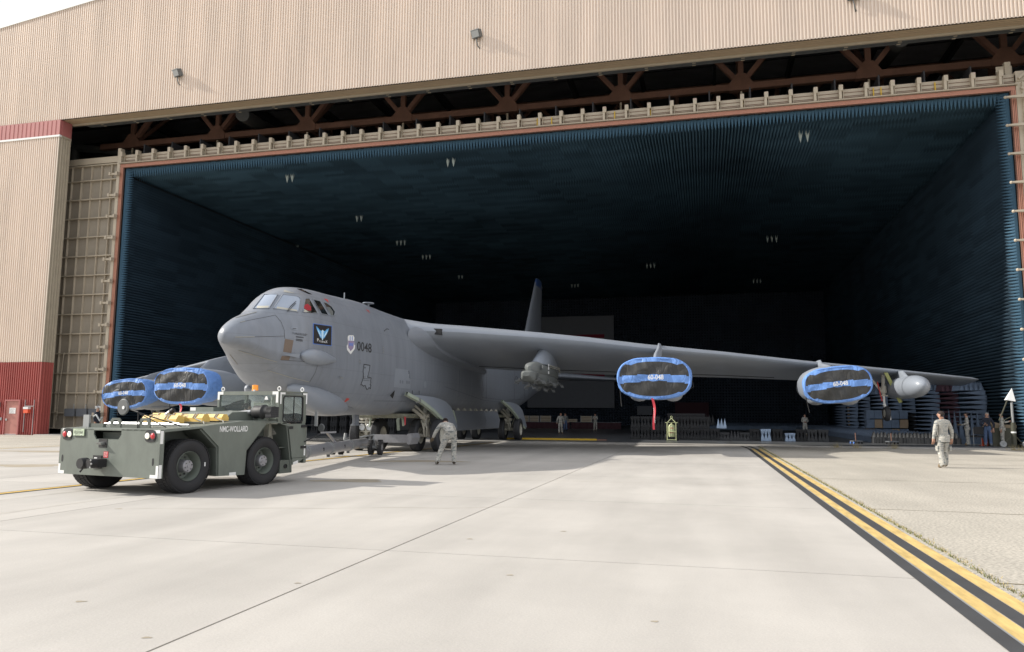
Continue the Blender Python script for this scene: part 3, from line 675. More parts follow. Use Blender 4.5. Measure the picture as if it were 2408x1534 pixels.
def onfus(dx, dy, off=.006, tree=None):
    d = (AMI.to_3x3() @ ray(dx, dy)).normalized(); h = (tree or bt).ray_cast(CL, d)
    if h[0] is None: return None
    n = h[1]; 
    if n.dot(d) > 0: n = -n
    return h[0]+n*off
def skin(dx, dy, off=0.):
    for k in range(60):
        q = onfus(dx, dy+k*.5, off)
        if q is not None: return q
def decal(name, poly, m, off=.006, parent=None, sub=True, mirror=False):
    """a painted or fixed patch that follows the skin; outline given as picture coordinates"""
    b = bmesh.new(); vs = [b.verts.new((p[0], p[1], 0)) for p in poly]; f = b.faces.new(vs)
    if sub:
        bmesh.ops.triangulate(b, faces=b.faces[:])
        for _ in range(3):
            es = [e for e in b.edges if e.calc_length() > 5]
            if es: bmesh.ops.subdivide_edges(b, edges=es, cuts=1)
            bmesh.ops.triangulate(b, faces=b.faces[:])
    for v in b.verts:
        q = onfus(v.co.x, v.co.y, off)
        if q is None: b.free(); return None
        if mirror: q.x = -q.x
        v.co = q
    me = bpy.data.meshes.new(name); b.to_mesh(me); b.free(); me.materials.append(MATS[m]); me.shade_smooth()
    return link(name, me, parent or AC)
def line(name, pts, wd, m, off=.006, parent=None, n=0):
    P = []
    for i in range(len(pts)-1):
        a, c = pts[i], pts[i+1]; k = max(1, int(math.hypot(c[0]-a[0], c[1]-a[1])/4))
        P += [(a[0]+(c[0]-a[0])*j/k, a[1]+(c[1]-a[1])*j/k) for j in range(k)]
    P.append(pts[-1]); Q = [onfus(*p, off) for p in P]; Q = [q for q in Q if q is not None]
    if len(Q) < 2: return
    return MB().tube(Q, wd/2, 4).build(name, m, parent or AC, 0)
def decal_text(body, quad, m, bold=0., parent=None, name='lettering', off=.007, spacing=1.):
    me = text_mesh(body, 1., 0, spacing, bold); xs = [v.co.x for v in me.vertices]; ys = [v.co.y for v in me.vertices]
    x0, x1, y0, y1 = min(xs), max(xs), min(ys), max(ys); (ax, ay), (bx, by), (cx, cy), (dx, dy) = quad      # bl, br, tr, tl
    for v in me.vertices:
        u = (v.co.x-x0)/(x1-x0); t = (v.co.y-y0)/(y1-y0)
        px = (1-t)*((1-u)*ax+u*bx)+t*((1-u)*dx+u*cx); py = (1-t)*((1-u)*ay+u*by)+t*((1-u)*dy+u*cy)
        q = onfus(px, py, off); v.co = q if q is not None else v.co
    me.materials.clear(); me.materials.append(MATS[m]); return link(name, me, parent or AC)
def S2(x, y): return ((850+x/2.789)/1.701, (1100+y/2.789)/1.701)       # picture crops used for reading coordinates
def S4(x, y): return ((850+x/4.378)/1.701, (1130+y/4.378)/1.701)
def S6(x, y): return ((1100+x/5.113)/1.701, (1340+y/5.113)/1.701)
def S3(x, y): return ((1450+x/2.191)/1.701, (1200+y/2.191)/1.701)
# cockpit windows
def window(pts, m, frame='aircraft_grey_light', fr=.030):
    o = decal('window', pts, m, .012)
    if o is None: return None
    Q = [onfus(*p, .02) for p in pts+[pts[0]]]; Q = [q for q in Q if q is not None]
    MB().tube(Q, fr/2, 5).build('frame', frame, o, 40)
    return o
wA = window([S4(712,465), S4(905,225), S4(1140,215), S4(985,460)], 'cockpit_sky_glass')
wB = window([S4(1065,462), S4(1225,222), S4(1500,255), S4(1535,290), S4(1495,520)], 'cockpit_sky_glass')
wC = window([S4(1580,525), S4(1615,290), S4(1690,292), S4(1835,545)], 'cockpit_dark')
wD = window([S4(1750,300), S4(1880,335), S4(2025,580), S4(1895,550)], 'cockpit_dark')
wE = window([S4(1928,350), S4(1990,365), S4(2080,430), S4(2140,520), S4(2130,580), S4(2065,590)], 'cockpit_dark')
wF = window([S4(505,545), S4(690,330), S4(820,255), S4(700,440)], 'cockpit_dark', fr=.02)
if wA: decal('glare_shield', [S4(770,460), S4(785,420), S4(990,415), S4(970,455)], 'cream_interior', .016, wA)
if wB: decal('glare_shield', [S4(1120,460), S4(1130,430), S4(1480,485), S4(1480,510)], 'cream_interior', .016, wB)
if wC: decal('seat_back', [S4(1590,450), S4(1610,400), S4(1660,378), S4(1720,430), S4(1722,498), S4(1650,495)], 'red_cloth', .016, wC); decal('interior_trim', [S4(1600,520), S4(1602,470), S4(1680,522)], 'cream_interior', .016, wC)
if wE: decal('inner_curtain', [S4(1990,430), S4(2050,440), S4(2110,520), S4(2105,585), S4(2070,588)], 'map_grey', .016, wE)
line('wiper', [S4(1300,520), S4(1355,440), S4(1450,350)], .03, 'panel_line', .05); line('wiper', [S4(1312,522), S4(1450,380)], .02, 'panel_line', .05)
line('wiper', [S4(495,550), S4(620,410)], .03, 'panel_line', .05)
decal('escape_hatch', [S4(1470,112), S4(1560,118), S4(1750,215), S4(1680,205), S4(1560,150)], 'cockpit_dark')
decal('roof_light', [S4(1245,170), S4(1250,128), S4(1460,198), S4(1330,182)], 'seal_white')
aq = skin(*S2(1470,262))
MB().tube([aq, aq+Vector((0,0,.22))], .02).build('antenna', 'aircraft_grey_light', AC)
ap = skin(*S2(1745,335), -.05)
MB().tube([ap, ap+Vector((0,0,.16))], .04).lathe([(0,0),(.22,.0),(.22,.03),(0,.04)], tuple(ap+Vector((0,0,.15))), 'z', 20).build('satellite_antenna', 'aircraft_grey_light', AC, 40)
# radome seams, stripes and access panels
for pts in ([S4(490,700), S4(570,680)], [S4(400,958), S4(735,955)], [S4(450,1190), S4(1130,1395)], [S4(305,1260), S4(440,1440)], [S2(620,1065), S2(860,1140), S2(1080,1195)], [S4(400,625), S4(770,520)]):
    line('lightning_strip', pts, .022, 'seal_white')
for pts in ([S4(570,680), S4(1095,575)], [S4(735,955), S4(1260,940)], [S4(1100,578), S4(1200,690), S4(1260,850), S4(1265,985)], [S2(760,950), S2(1000,965), S2(1150,975), S2(1340,960)], [S2(1180,980), S2(1145,1090), S2(1080,1200)],
            [S6(1200,1365), S6(1400,1430), S6(1600,1500)], [S3(100,885), S3(380,888)], [S3(720,760), S3(1060,880), S3(1200,895)], [S3(1040,640), S3(1060,800)], [S3(850,620), S3(845,850)]):
    line('panel_seam', pts, .012, 'panel_line', .002)
decal('brown_patch', [S4(1235,1215), S4(1268,988), S4(1418,1015), S4(1378,1240)], 'brown_patch'); decal('brown_patch', [S4(1188,1355), S4(1215,1285), S4(1360,1295), S4(1340,1362)], 'brown_patch')
# scoop, blister and chin fairing
q = onfus(*S4(1435,1285)); q2 = onfus(*S4(1230,1265))
MB().add([tuple(q2), tuple(onfus(*S4(1400,1250,),.0)), tuple(onfus(*S4(1470,1250), .16)), tuple(onfus(*S4(1460,1315), .16)), tuple(onfus(*S4(1395,1300), .0))], [(0,1,2),(0,2,3),(0,3,4)]).build('air_scoop', 'aircraft_grey', AC)
decal('scoop_mouth', [S4(1400,1255), S4(1465,1255), S4(1455,1312), S4(1392,1290)], 'black', .03)
def blob(name, a, b, rx, rz, m='aircraft_grey_light', prof=None, up=.12, parent=None):
    """streamlined body from a to b"""
    a = Vector(a); b = Vector(b); d = (b-a); n = 16; rings = []
    prof = prof or [(0,.03),(.04,.38),(.1,.62),(.2,.86),(.33,1),(.5,.97),(.7,.78),(.88,.52),(1,.36)]
    x = d.normalized().cross(Vector((0,0,1))).normalized(); z = x.cross(d.normalized())
    for t, k in prof: rings.append([a+d*t+x*(rx*k*math.cos(2*math.pi*i/n))+z*(rz*k*math.sin(2*math.pi*i/n)) for i in range(n)])
    return MB().loft(rings, 0, True).build(name, m, parent or AC, 50)
a_ = onfus(*S6(500,420), .10); b_ = onfus(*S6(1180,515), .03); blob('sensor_blister', a_, b_, .26, .25)
a_ = onfus(*S2(850,1235), -.30); b_ = onfus(*S2(1440,1500), -.05)
for s_ in (1, -1):
    rings = []; pr = [(-10.75,.05,2.42),(-10.6,.22,2.40),(-10.2,.40,2.30),(-9.6,.55,2.16),(-8.9,.60,2.05),(-8.1,.54,1.98),(-7.4,.38,1.92),(-6.8,.15,1.88)]
    for y, r, z in pr: r *= .86 if s_ > 0 else .74; rings.append([(s_*(.70+.12*min(1,r/.5)+r*math.cos(2*math.pi*k/20)*.9), y, z+r*.85*math.sin(2*math.pi*k/20)-.05) for k in range(20)])
    MB().loft(rings).build('chin_fairing', 'aircraft_grey_light', AC, 60)
# nose art, numbers, crest, map
e_ = decal('emblem_panel', [S2(1118,772), S2(1120,540), S2(1332,570), S2(1328,795)], 'emblem_edge', .006)
decal('field', [S2(1125,766), S2(1127,548), S2(1326,576), S2(1322,788)], 'emblem_black', .010, e_)
cxq = lambda u, v: S2(1127+195*u+1.0*v*-4, 548+28*u+215*v)
def mirU(poly): return [(1-u, v) for u, v in poly]
wing = [(.14,.10),(.20,.17),(.17,.05+.06),(.26,.22),(.24,.15),(.34,.28),(.42,.30),(.46,.36),(.48,.60),(.44,.70),(.36,.62),(.30,.50),(.24,.40),(.18,.28)]
for pl in (wing, mirU(wing)): decal('phoenix_wing', [cxq(*p) for p in pl], 'emblem_blue', .013, e_)
f1 = [(.20,.22),(.30,.34),(.38,.48),(.42,.62),(.36,.56),(.28,.44)]
for pl in (f1, mirU(f1)): decal('phoenix_feather', [cxq(*p) for p in pl], 'emblem_pale', .015, e_)
decal('phoenix_body', [cxq(*p) for p in [(.44,.30),(.50,.24),(.58,.30),(.55,.36),(.56,.56),(.52,.78),(.48,.78),(.44,.56)]], 'emblem_pale', .016, e_)
for ch, u0, u1, v0, v1 in (('P',.20,.29,.72,.88),('H',.31,.37,.80,.89),('O',.39,.46,.81,.90),('E',.48,.54,.81,.90),('N',.56,.62,.82,.90),('I',.64,.66,.82,.91),('X',.68,.79,.76,.90)):
    decal_text(ch, [cxq(u0,v1), cxq(u1,v1), cxq(u1,v0), cxq(u0,v0)], 'white_paint', .01, e_, off=.016)
cr_ = decal('unit_crest', [S6(1490,20), S6(1520,8), S6(1600,12), S6(1622,60), S6(1612,130), S6(1618,205), S6(1636,215), S6(1630,285), S6(1545,400), S6(1470,310), S6(1465,225), S6(1485,195), S6(1488,120), S6(1482,60)], 'white_paint')
decal('crest_field', [S6(1492,120), S6(1612,125), S6(1605,230), S6(1598,270), S6(1543,335), S6(1492,260)], 'shield_purple', .009, cr_)
for k in range(2): decal('crest_stripe', [S6(1526+44*k,30), S6(1538+44*k,30), S6(1538+44*k,118), S6(1526+44*k,118)], 'emblem_edge', .010, cr_)
for k in range(3): line('crest_zigzag', [S6(1510+28*k,165), S6(1522+28*k,230), S6(1538+28*k,170)], .02, 'emblem_edge', .012, cr_)
decal_text('0048', [S6(1676,320), S6(1972,372), S6(1972,180), S6(1680,128)], 'stencil_black', .012)
mo = [S6(1815,603), S6(1935,622), S6(1925,720), S6(1905,790), S6(1888,865), S6(1962,880), S6(1950,930), S6(1955,985), S6(1938,1010), S6(1955,1030), S6(1945,1100), S6(1915,1070), S6(1895,1112), S6(1868,1110), S6(1850,1060), S6(1835,1025), S6(1810,1050), S6(1780,1020), S6(1750,1020), S6(1775,955), S6(1800,880), S6(1803,800), S6(1796,740)]
mp_ = decal('state_outline', mo, 'aircraft_grey_light', .006); 
if mp_: line('outline', mo+[mo[0]], .028, 'stencil_black', .010, mp_); decal_text('★' if False else '*', [S6(1822,695), S6(1850,700), S6(1850,650), S6(1822,645)], 'stencil_black', .02, mp_, off=.01); 
for k, tx in enumerate(('DCC', 'Sgt Daniel J. Brown', 'A1C Tyler E. Brooks')):
    pass
for k in range(3): line('crew_name_line', [S6(1808-4*k,858+35*k), S6((1845,1940,1925)[k],862+38*k)], .012, 'stencil_black', .010, mp_)
decal_text('U.S. AIR FORCE B-52H', [S2(888,655), S2(1055,672), S2(1055,658), S2(888,640)], 'stencil_black'); decal_text('A.F. SERIAL NO. 60-0048', [S2(912,668), S2(1042,684), S2(1042,670), S2(912,655)], 'stencil_black')
for k in range(2): line('stencil_line', [S2(930,686+8*k), S2(1015,696+8*k)], .012, 'stencil_black')
for k in range(3): line('stencil_line', [S2(932,715+9*k), S2(1004,724+9*k)], .012, 'stencil_black')
decal('slot_vent', [S4(1375,790), S4(1395,780), S4(1480,790), S4(1485,830), S4(1460,835), S4(1380,820)], 'aircraft_grey_light', .012); decal('vent_slot', [S4(1392,800), S4(1455,808), S4(1470,818), S4(1400,812)], 'black', .015)
for pl in ([S4(1945,285), S4(2010,298), S4(2035,360)], [S2(1705,385), S2(1740,398), S2(1758,428)], [S6(1405,1395), S6(1425,1350), S6(1465,1290), S6(1525,1305), S6(1500,1335), S6(1450,1365)]): decal('rescue_arrow', pl, 'red_tag')
decal('skin_patch', [S3(272,765), S3(288,600), S3(407,615), S3(407,690), S3(418,692), S3(418,780)], 'aircraft_grey_light', .006)
for x, y in ((330,718), (350,720), (388,722), (406,724)): decal('port', [S3(x-5,y-14), S3(x+5,y-14), S3(x+6,y), S3(x+5,y+14), S3(x-5,y+14), S3(x-6,y)], 'aircraft_grey_dark', .009)
decal('round_panel', [S3(548+11*math.cos(a), 744+30*math.sin(a)) for a in np.linspace(0, 5.8, 14)], 'aircraft_grey_light')
decal('round_panel', [S6(1733+25*math.cos(a), 555+55*math.sin(a)) for a in np.linspace(0, 5.8, 14)], 'aircraft_grey_dark', .004); decal('plug', [S6(1733+8*math.cos(a), 552+14*math.sin(a)) for a in np.linspace(0, 5.8, 8)], 'seal_white', .01)
decal('vent_panel', [S6(2207+20*math.cos(a), 305+85*math.sin(a)) for a in np.linspace(0, 5.8, 14)], 'aircraft_grey_dark', .004)
for k in range(3): decal('plug', [S6(2208+7*math.cos(a), 260+48*k+12*math.sin(a)) for a in np.linspace(0, 5.8, 8)], 'seal_white', .01)
line('pitot', [S3(170,280), S3(190,262)], .03, 'stencil_black', .10); line('pitot', [S3(188,262), S3(206,266)], .025, 'stencil_black', .12)
line('probe', [S6(1285,848), S6(1345,878)], .035, 'galvanised', .08); line('probe', [S6(1105,1190), S6(1125,1225)], .06, 'gear_white', .05)
decal('inlet', [S3(262,865), S3(238,835), S3(280,792), S3(275,830)], 'black', .012); decal('inlet_ramp', [S3(205,832), S3(270,795), S3(240,838)], 'aircraft_grey_dark', .012)
decal('star_roundel', [S3(1348+13*math.cos(a), 700+28*math.sin(a)*(.8+.2*math.cos(5*a))) for a in np.linspace(0, 6.0, 20)], 'aircraft_grey_dark', .004); line('roundel_ring', [S3(1348+13*math.cos(a), 700+28*math.sin(a)) for a in np.linspace(0, 6.28, 16)], .03, 'stencil_black')
decal('access_door', [S3(1438+16*math.cos(a), 788+58*math.sin(a)) for a in np.linspace(0, 6.0, 16)], 'aircraft_grey_light', .012)
for x in (1085, 1330, 1420): line('panel_seam', [S3(x,612), S3(x,870)], .012, 'panel_line', .002)
line('panel_seam', [S3(1050,855), S3(1250,880), S3(1430,870)], .012, 'panel_line', .002)
for x, y in ((435,810), (495,812)): line('stencil_line', [S3(x,y-16), S3(x,y+16)], .02, 'stencil_black')

# wings
def foil(le, te, t, n=16):
    """closed section between le and te (x,y,z), thickness t metres, round nose"""
    le = Vector(le); te = Vector(te); d = te-le; up = Vector((0,0,1)); up = (up-d.normalized()*up.dot(d.normalized())).normalized()
    xs = [(.5*(1-math.cos(math.pi*i/n))) for i in range(n+1)]
    def th(x): return t*5*(.2969*math.sqrt(x)-.1260*x-.3516*x*x+.2843*x**3-.1030*x**4)
    return [le+d*x+up*(th(x)+.12*t*math.sin(math.pi*x)) for x in xs]+[le+d*x-up*(th(x)*.85-.10*t*math.sin(math.pi*x)) for x in reversed(xs[1:-1])]
WG = [(.2,-2.55,5.25,6.95,4.10,1.35),(1.5,-1.70,5.10,7.36,4.06,1.25),(3,-.72,5.10,8.00,3.98,1.15),(6,1.25,5.02,9.29,3.86,1.0),(8,2.56,4.93,10.14,3.82,.9),(10.4,4.13,4.75,11.17,3.79,.80),(14,6.49,4.58,12.71,3.76,.66),(18.3,9.30,4.30,14.55,3.67,.52),(22.6,12.12,4.08,16.39,3.61,.40),(25.5,14.02,3.91,17.63,3.56,.33),(27.8,15.53,3.76,18.6,3.48,.27),(28.15,15.85,3.74,18.75,3.48,.14)]
def wingL(l):
    c = list(zip(*WG)); return [float(np.interp(l, c[0], c[k])) for k in range(1, 6)]
for s_ in (1, -1):
    rings = [foil((s_*l, yl, zl), (s_*l, yt, zt), t) for l, yl, zl, yt, zt, t in WG]
    b = MB().loft(rings, 0, True)
    wo = b.build('wing', 'aircraft_grey_light', AC, 45)
    # fairing along the root
    fr_ = MB().loft([foil((s_*1.35, -2.6, 4.85), (s_*1.35, 9.2, 3.75), 1.35), foil((s_*1.9, -1.3, 4.9), (s_*1.9, 7.6, 3.9), 1.2)]).build('root_fairing', 'aircraft_grey', AC, 45)
    # flap gap lines under the wing
    b2 = MB()
    for l0, l1 in ((2, 9.6), (12.5, 17)):
        P = []
        for l in np.linspace(l0, l1, 12):
            yl, zl, yt, zt, t = wingL(l); P.append((s_*l, yl+(yt-yl)*.80, zl+(zt-zl)*.80-t*.16))
        b2.tube(P, .02, 4)
    b2.build('flap_gap', 'panel_line', wo, 0)
    if s_ == 1:
        l = 2.15; yl, zl, yt, zt, t = wingL(l)
        MB().prism([(2.0, zl-.13), (2.33, zl-.16), (2.33, zl+.1), (2.0, zl+.12)], 'y', yl-.02, yl+.3).build('bleed_port', 'black', wo)
# tail
def surf(name, secs, m, parent=AC): return MB().loft([foil(a, b, t) for a, b, t in secs]).build(name, m, parent, 45)
def vsec(y0, y1, z, t, n=14):
    xs = [(.5*(1-math.cos(math.pi*i/n))) for i in range(n+1)]; th = lambda x: t*5*(.2969*math.sqrt(x)-.1260*x-.3516*x*x+.2843*x**3-.1030*x**4)
    return [(th(x), y0+(y1-y0)*x, z) for x in xs]+[(-th(x), y0+(y1-y0)*x, z) for x in reversed(xs[1:-1])]
fin = MB().loft([vsec(24.0, 32.0, 5.4, .8), vsec(25.75, 31.75, 8.0, .6), vsec(29.2, 32.15, 12.3, .32), vsec(29.7, 32.0, 12.93, .25)]).build('fin', 'aircraft_grey_dark', AC, 45)
MB().loft([vsec(29.18, 32.17, 12.25, .36), vsec(29.66, 32.02, 12.90, .28)]).build('fin_band', 'fin_blue', fin, 45)
text_obj('lettering', 'Barksdale', 'seal_white', fin, (.12, 31.0, 12.5), (0,1,0), (0,0,1), .3)
MB().prism([(31.0, 10.2), (31.3, 10.3), (31.3, 10.7), (31.15, 11.0), (31.0, 10.7)], 'x', .12, .15).build('fin_crest', 'map_grey', fin)
for s_ in (1, -1):
    surf('tailplane', [((s_*.5, 26.2, 4.75), (s_*.5, 32.3, 4.6), .7), ((s_*7.9, 31.4, 4.45), (s_*7.9, 33.6, 4.4), .25)], 'aircraft_grey')
MB().lathe([(.0,0),(.35,.0),(.42,.3),(.5,.9)], (0, 35.2, 4.75), 'y', 18).build('tail_cone', 'aircraft_grey_dark', AC)

# engine pods and pylons; the cloth covers are things of their own
def srect(cx_, y, cz, w_, h_, n=28, e=2.7):
    P = []
    for i in range(n):
        t = 2*math.pi*i/n; c, s = math.cos(t), math.sin(t)
        P.append((cx_+w_/2*math.copysign(abs(c)**(2/e), c), y, cz+h_/2*math.copysign(abs(s)**(2/e), s)))
    return P
def pod(l, y0, zc, name='engine_pod'):
    sg_ = 1 if l > 0 else -1
    b = MB().loft([srect(l, y0, zc, 2.55, 1.45), srect(l, y0+.15, zc, 2.72, 1.62), srect(l, y0+.8, zc, 2.86, 1.72), srect(l, y0+2.2, zc, 2.84, 1.70), srect(l, y0+3.2, zc, 2.7, 1.45), srect(l, y0+4.3, zc-.02, 2.3, 1.05), srect(l, y0+4.9, zc, 2.1, .8)])
    p = b.build(name, 'aircraft_grey_light', AC, 50)
    for k in (-.68, .68): MB().lathe([(.60,-.9),(.56,0),(.42,1.3),(.40,1.35),(.05,1.2)], (l+k, y0+4.2, zc), 'y', 20).build('exhaust', 'aircraft_grey_dark', p, 40)
    for k in (-.7, .7): MB().ball((l+k, y0+1.6, zc-.62), .55, 14, 0, (.75, 2.6, .55)).build('belly_cowl', 'aircraft_grey_light', p, 60)
    # pylon
    al = abs(l); yl, zl, yt, zt, t = wingL(al)
    secs = [vsec(y0+1.0, y0+5.2, zc+.72, .30), vsec(y0+1.9, y0+6.6, (zc+zl)/2+.35, .28), vsec(yl-.55, yl+3.2, zl+.02, .26), vsec(yl-.15, yl+2.2, zl+.34*max(.6, t), .14)]
    MB().loft([[(l+q[0], q[1], q[2]) for q in s] for s in secs]).build('pylon', 'aircraft_grey_light', AC, 45)
    return p
PODS = [(11.12, -.5, 3.12), (18.95, 5.0, 3.06), (-10.32, -1.0, 2.85), (-18.2, 4.7, 2.66)]
for l, y0, zc in PODS: pod(l, y0, zc)
# drop tank
TL = 23.35
b = MB(); rings = []
for y, r in ((8.35,.03),(8.42,.18),(8.6,.33),(8.95,.46),(9.5,.54),(10.3,.57),(12.5,.57),(14.2,.5),(15.8,.3),(16.6,.1)): rings.append([(TL+r*math.cos(2*math.pi*k/28), y, 3.12+r*math.sin(2*math.pi*k/28)) for k in range(28)])
for s_ in (1, -1):
    TLs = TL if s_ > 0 else 22.3; tk = MB().loft([[(s_*(q[0]-TL+TLs), q[1], q[2]) for q in r] for r in rings]).build('drop_tank', 'aircraft_grey_light', AC, 60)
    MB().lathe([(.575,-.03),(.575,.03)], (s_*TLs, 10.0, 3.12), 'y', 28).build('tank_seam', 'aircraft_grey_dark', tk)
    yl, zl, yt, zt, t = wingL(TL)
    MB().loft([[(s_*TLs+q[0], q[1], q[2]) for q in s] for s in (vsec(10.4, 14.2, 3.45, .22), vsec(11.9, 15.3, 4.02, .2))]).build('tank_pylon', 'aircraft_grey_light', AC, 45)
    # outrigger gear
    ox, oy = s_*22.6, 13.0
    og = MB().tube([(ox,oy,3.9), (ox,oy+.02,2.75)], .10).tube([(ox-.75*s_, oy-.05, 3.85), (ox-.05*s_, oy, 2.9)], .07).tube([(ox,oy,3.25), (ox+.02,oy,2.9)], .15).build('outrigger_strut', 'gear_white', AC, 40)
    MB().tube([(ox,oy,2.78), (ox,oy,2.28)], .055).build('piston', 'white_paint', og); MB().box(ox-.2, ox+.2, oy-.05, oy+.05, 2.72, 2.78).build('collar', 'gear_white', og)
    MB().tube([(ox,oy,2.3), (ox+.02*s_,oy-.05,2.18), (ox+.22*s_,oy-.05,2.0), (ox+.26*s_,oy-.05,1.45)], [.08,.08,.06,.035]).build('fork', 'white_paint', og, 40)
    wh = MB().lathe([(.18,-.10),(.36,-.12),(.40,-.07),(.415,0),(.40,.07),(.36,.12),(.18,.10)], (ox+.1*s_, oy, 1.80), 'x', 28).build('outrigger_tyre', 'tyre_black', og, 40)
    MB().lathe([(.02,-.115),(.17,-.10),(.2,-.12),(.2,.12),(.17,.10),(.02,.115)], (ox+.1*s_, oy, 1.80), 'x', 20).build('rim', 'gear_white', og)
    MB().prism([(ox-.10*s_, 3.95), (ox+.08*s_, 3.95), (ox+.72*s_, 2.40), (ox+.56*s_, 2.34)], 'y', oy-.75, oy-.68).build('outrigger_door', mat('door_olive%d' % s_, (.30,.31,.10), .5), AC)
    MB().bar((ox-.32*s_, oy-.1, 3.5), (ox-.12*s_, oy-.1, 2.45), .05, .05).build('brace', 'red_tag', og)

# stores pylon with rack on each inner wing
def rack(l):
    r0 = MB().loft([[(l+q[0], q[1], q[2]) for q in s] for s in (vsec(.6, 6.2, 3.85, .62), vsec(2.2, 7.0, 4.55, .58), vsec(3.0, 7.2, 4.85, .52))]).build('stores_pylon', 'aircraft_grey_light', AC, 45)
    bm_ = MB().loft([srect(l, -.35, 3.55, .12, .22), srect(l, -.15, 3.55, .5, .5), srect(l, .6, 3.6, .66, .62), srect(l, 3.8, 3.6, .66, .6), srect(l, 5.6, 3.55, .4, .4)]).build('adapter_beam', 'map_grey', AC, 45)
    mb_ = MB().loft([srect(l, -.95, 3.28, .3, .16), srect(l, -.7, 3.22, .56, .44, 28, 4), srect(l, 1.0, 3.2, .6, .46, 28, 4), srect(l, 4.2, 3.2, .6, .46, 28, 4), srect(l, 5.6, 3.2, .4, .3, 28, 4)]).build('ejector_rack', 'map_grey', AC, 45)
    if l > 0:
        for z, y, h in ((3.62, .15, .2), (3.27, -.55, .17)): text_obj('lettering', '204P', 'stencil_black', bm_, (l+.345, y+.35, z), (0,1,0), (0,0,1), h)
        for k, (y, z) in enumerate(((2.1,3.78),(2.1,3.64),(2.1,3.45),(.75,3.62))): MB().box(l+.335, l+.342, y, y+(.25 if k < 3 else .12), z, z+.12).build('white_label', 'white_paint', bm_)
        MB().tube([(l+.34,2.6,3.86),(l+.34,5.0,3.86),(l+.30,5.4,3.6)], .02).tube([(l+.34,2.6,3.78),(l+.34,4.8,3.78)], .015).build('handrail', 'cream_interior', bm_)
    for y in (-.1, 2.4, 4.4):
        for s_, dz in ((1, .0), (-1, .0), (0, -.22)):
            c = Vector((l+s_*.42, y, 3.10+dz)); b = MB()
            b.bar(c+Vector((0,-.3,0)), c+Vector((0,.35,0)),   .08, .08)
            for dy in (-.32, -.1, .15, .35):
                for sx in (-.16, .16): b.tube([c+Vector((0,dy,-.02)), c+Vector((sx,dy-.05,-.10)), c+Vector((sx*1.1,dy-.05,-.20))], .018, 5)
                b.box(c.x-.15, c.x+.15, c.y+dy-.015, c.y+dy+.015, c.z-.07, c.z-.05)
            b.box(c.x-s_*.4, c.x, c.y-.1, c.y+.1, c.z-.02, c.z+.08)
            b.build('sway_brace', 'grey_steel', mb_)
rack(5.95); rack(-5.95)

# main landing gear
def tyre(name, cx_, cy, cz, Rr=.70, wd=.40, parent=None, steer=0, facing=1):
    g = wd/2
    pr = [(Rr*.52,-g*.86),(Rr*.60,-g*.98),(Rr*.78,-g*1.0),(Rr*.91,-g*.90),(Rr*.97,-g*.72)]
    for k in (-.5,-.25,0,.25,.5): pr += [(Rr*.995,g*(k-.09)),(Rr*.97,g*(k-.03)),(Rr*.97,g*(k+.03)),(Rr*.995,g*(k+.09))]
    pr += [(Rr*.97,g*.72),(Rr*.91,g*.90),(Rr*.78,g),(Rr*.60,g*.98),(Rr*.52,g*.86)]
    t = MB().lathe(pr, (0,0,0), 'x', 48).build(name, 'tyre_black', parent, 50); t.location = (cx_, cy, cz); t.rotation_euler = (0,0,steer)
    MB().lathe([(Rr*.53,-g*.85),(Rr*.50,-g*.9),(Rr*.47,-g*.7),(Rr*.30,-g*.3),(Rr*.14,-g*.25),(.02,-g*.3)], (0,0,0), 'x', 32).lathe([(Rr*.53,g*.85),(Rr*.50,g*.9),(Rr*.47,g*.55),(Rr*.30,g*.2),(Rr*.14,g*.35),(.02,g*.4)], (0,0,0), 'x', 32).build('rim', 'gear_white', t, 40)
    return t
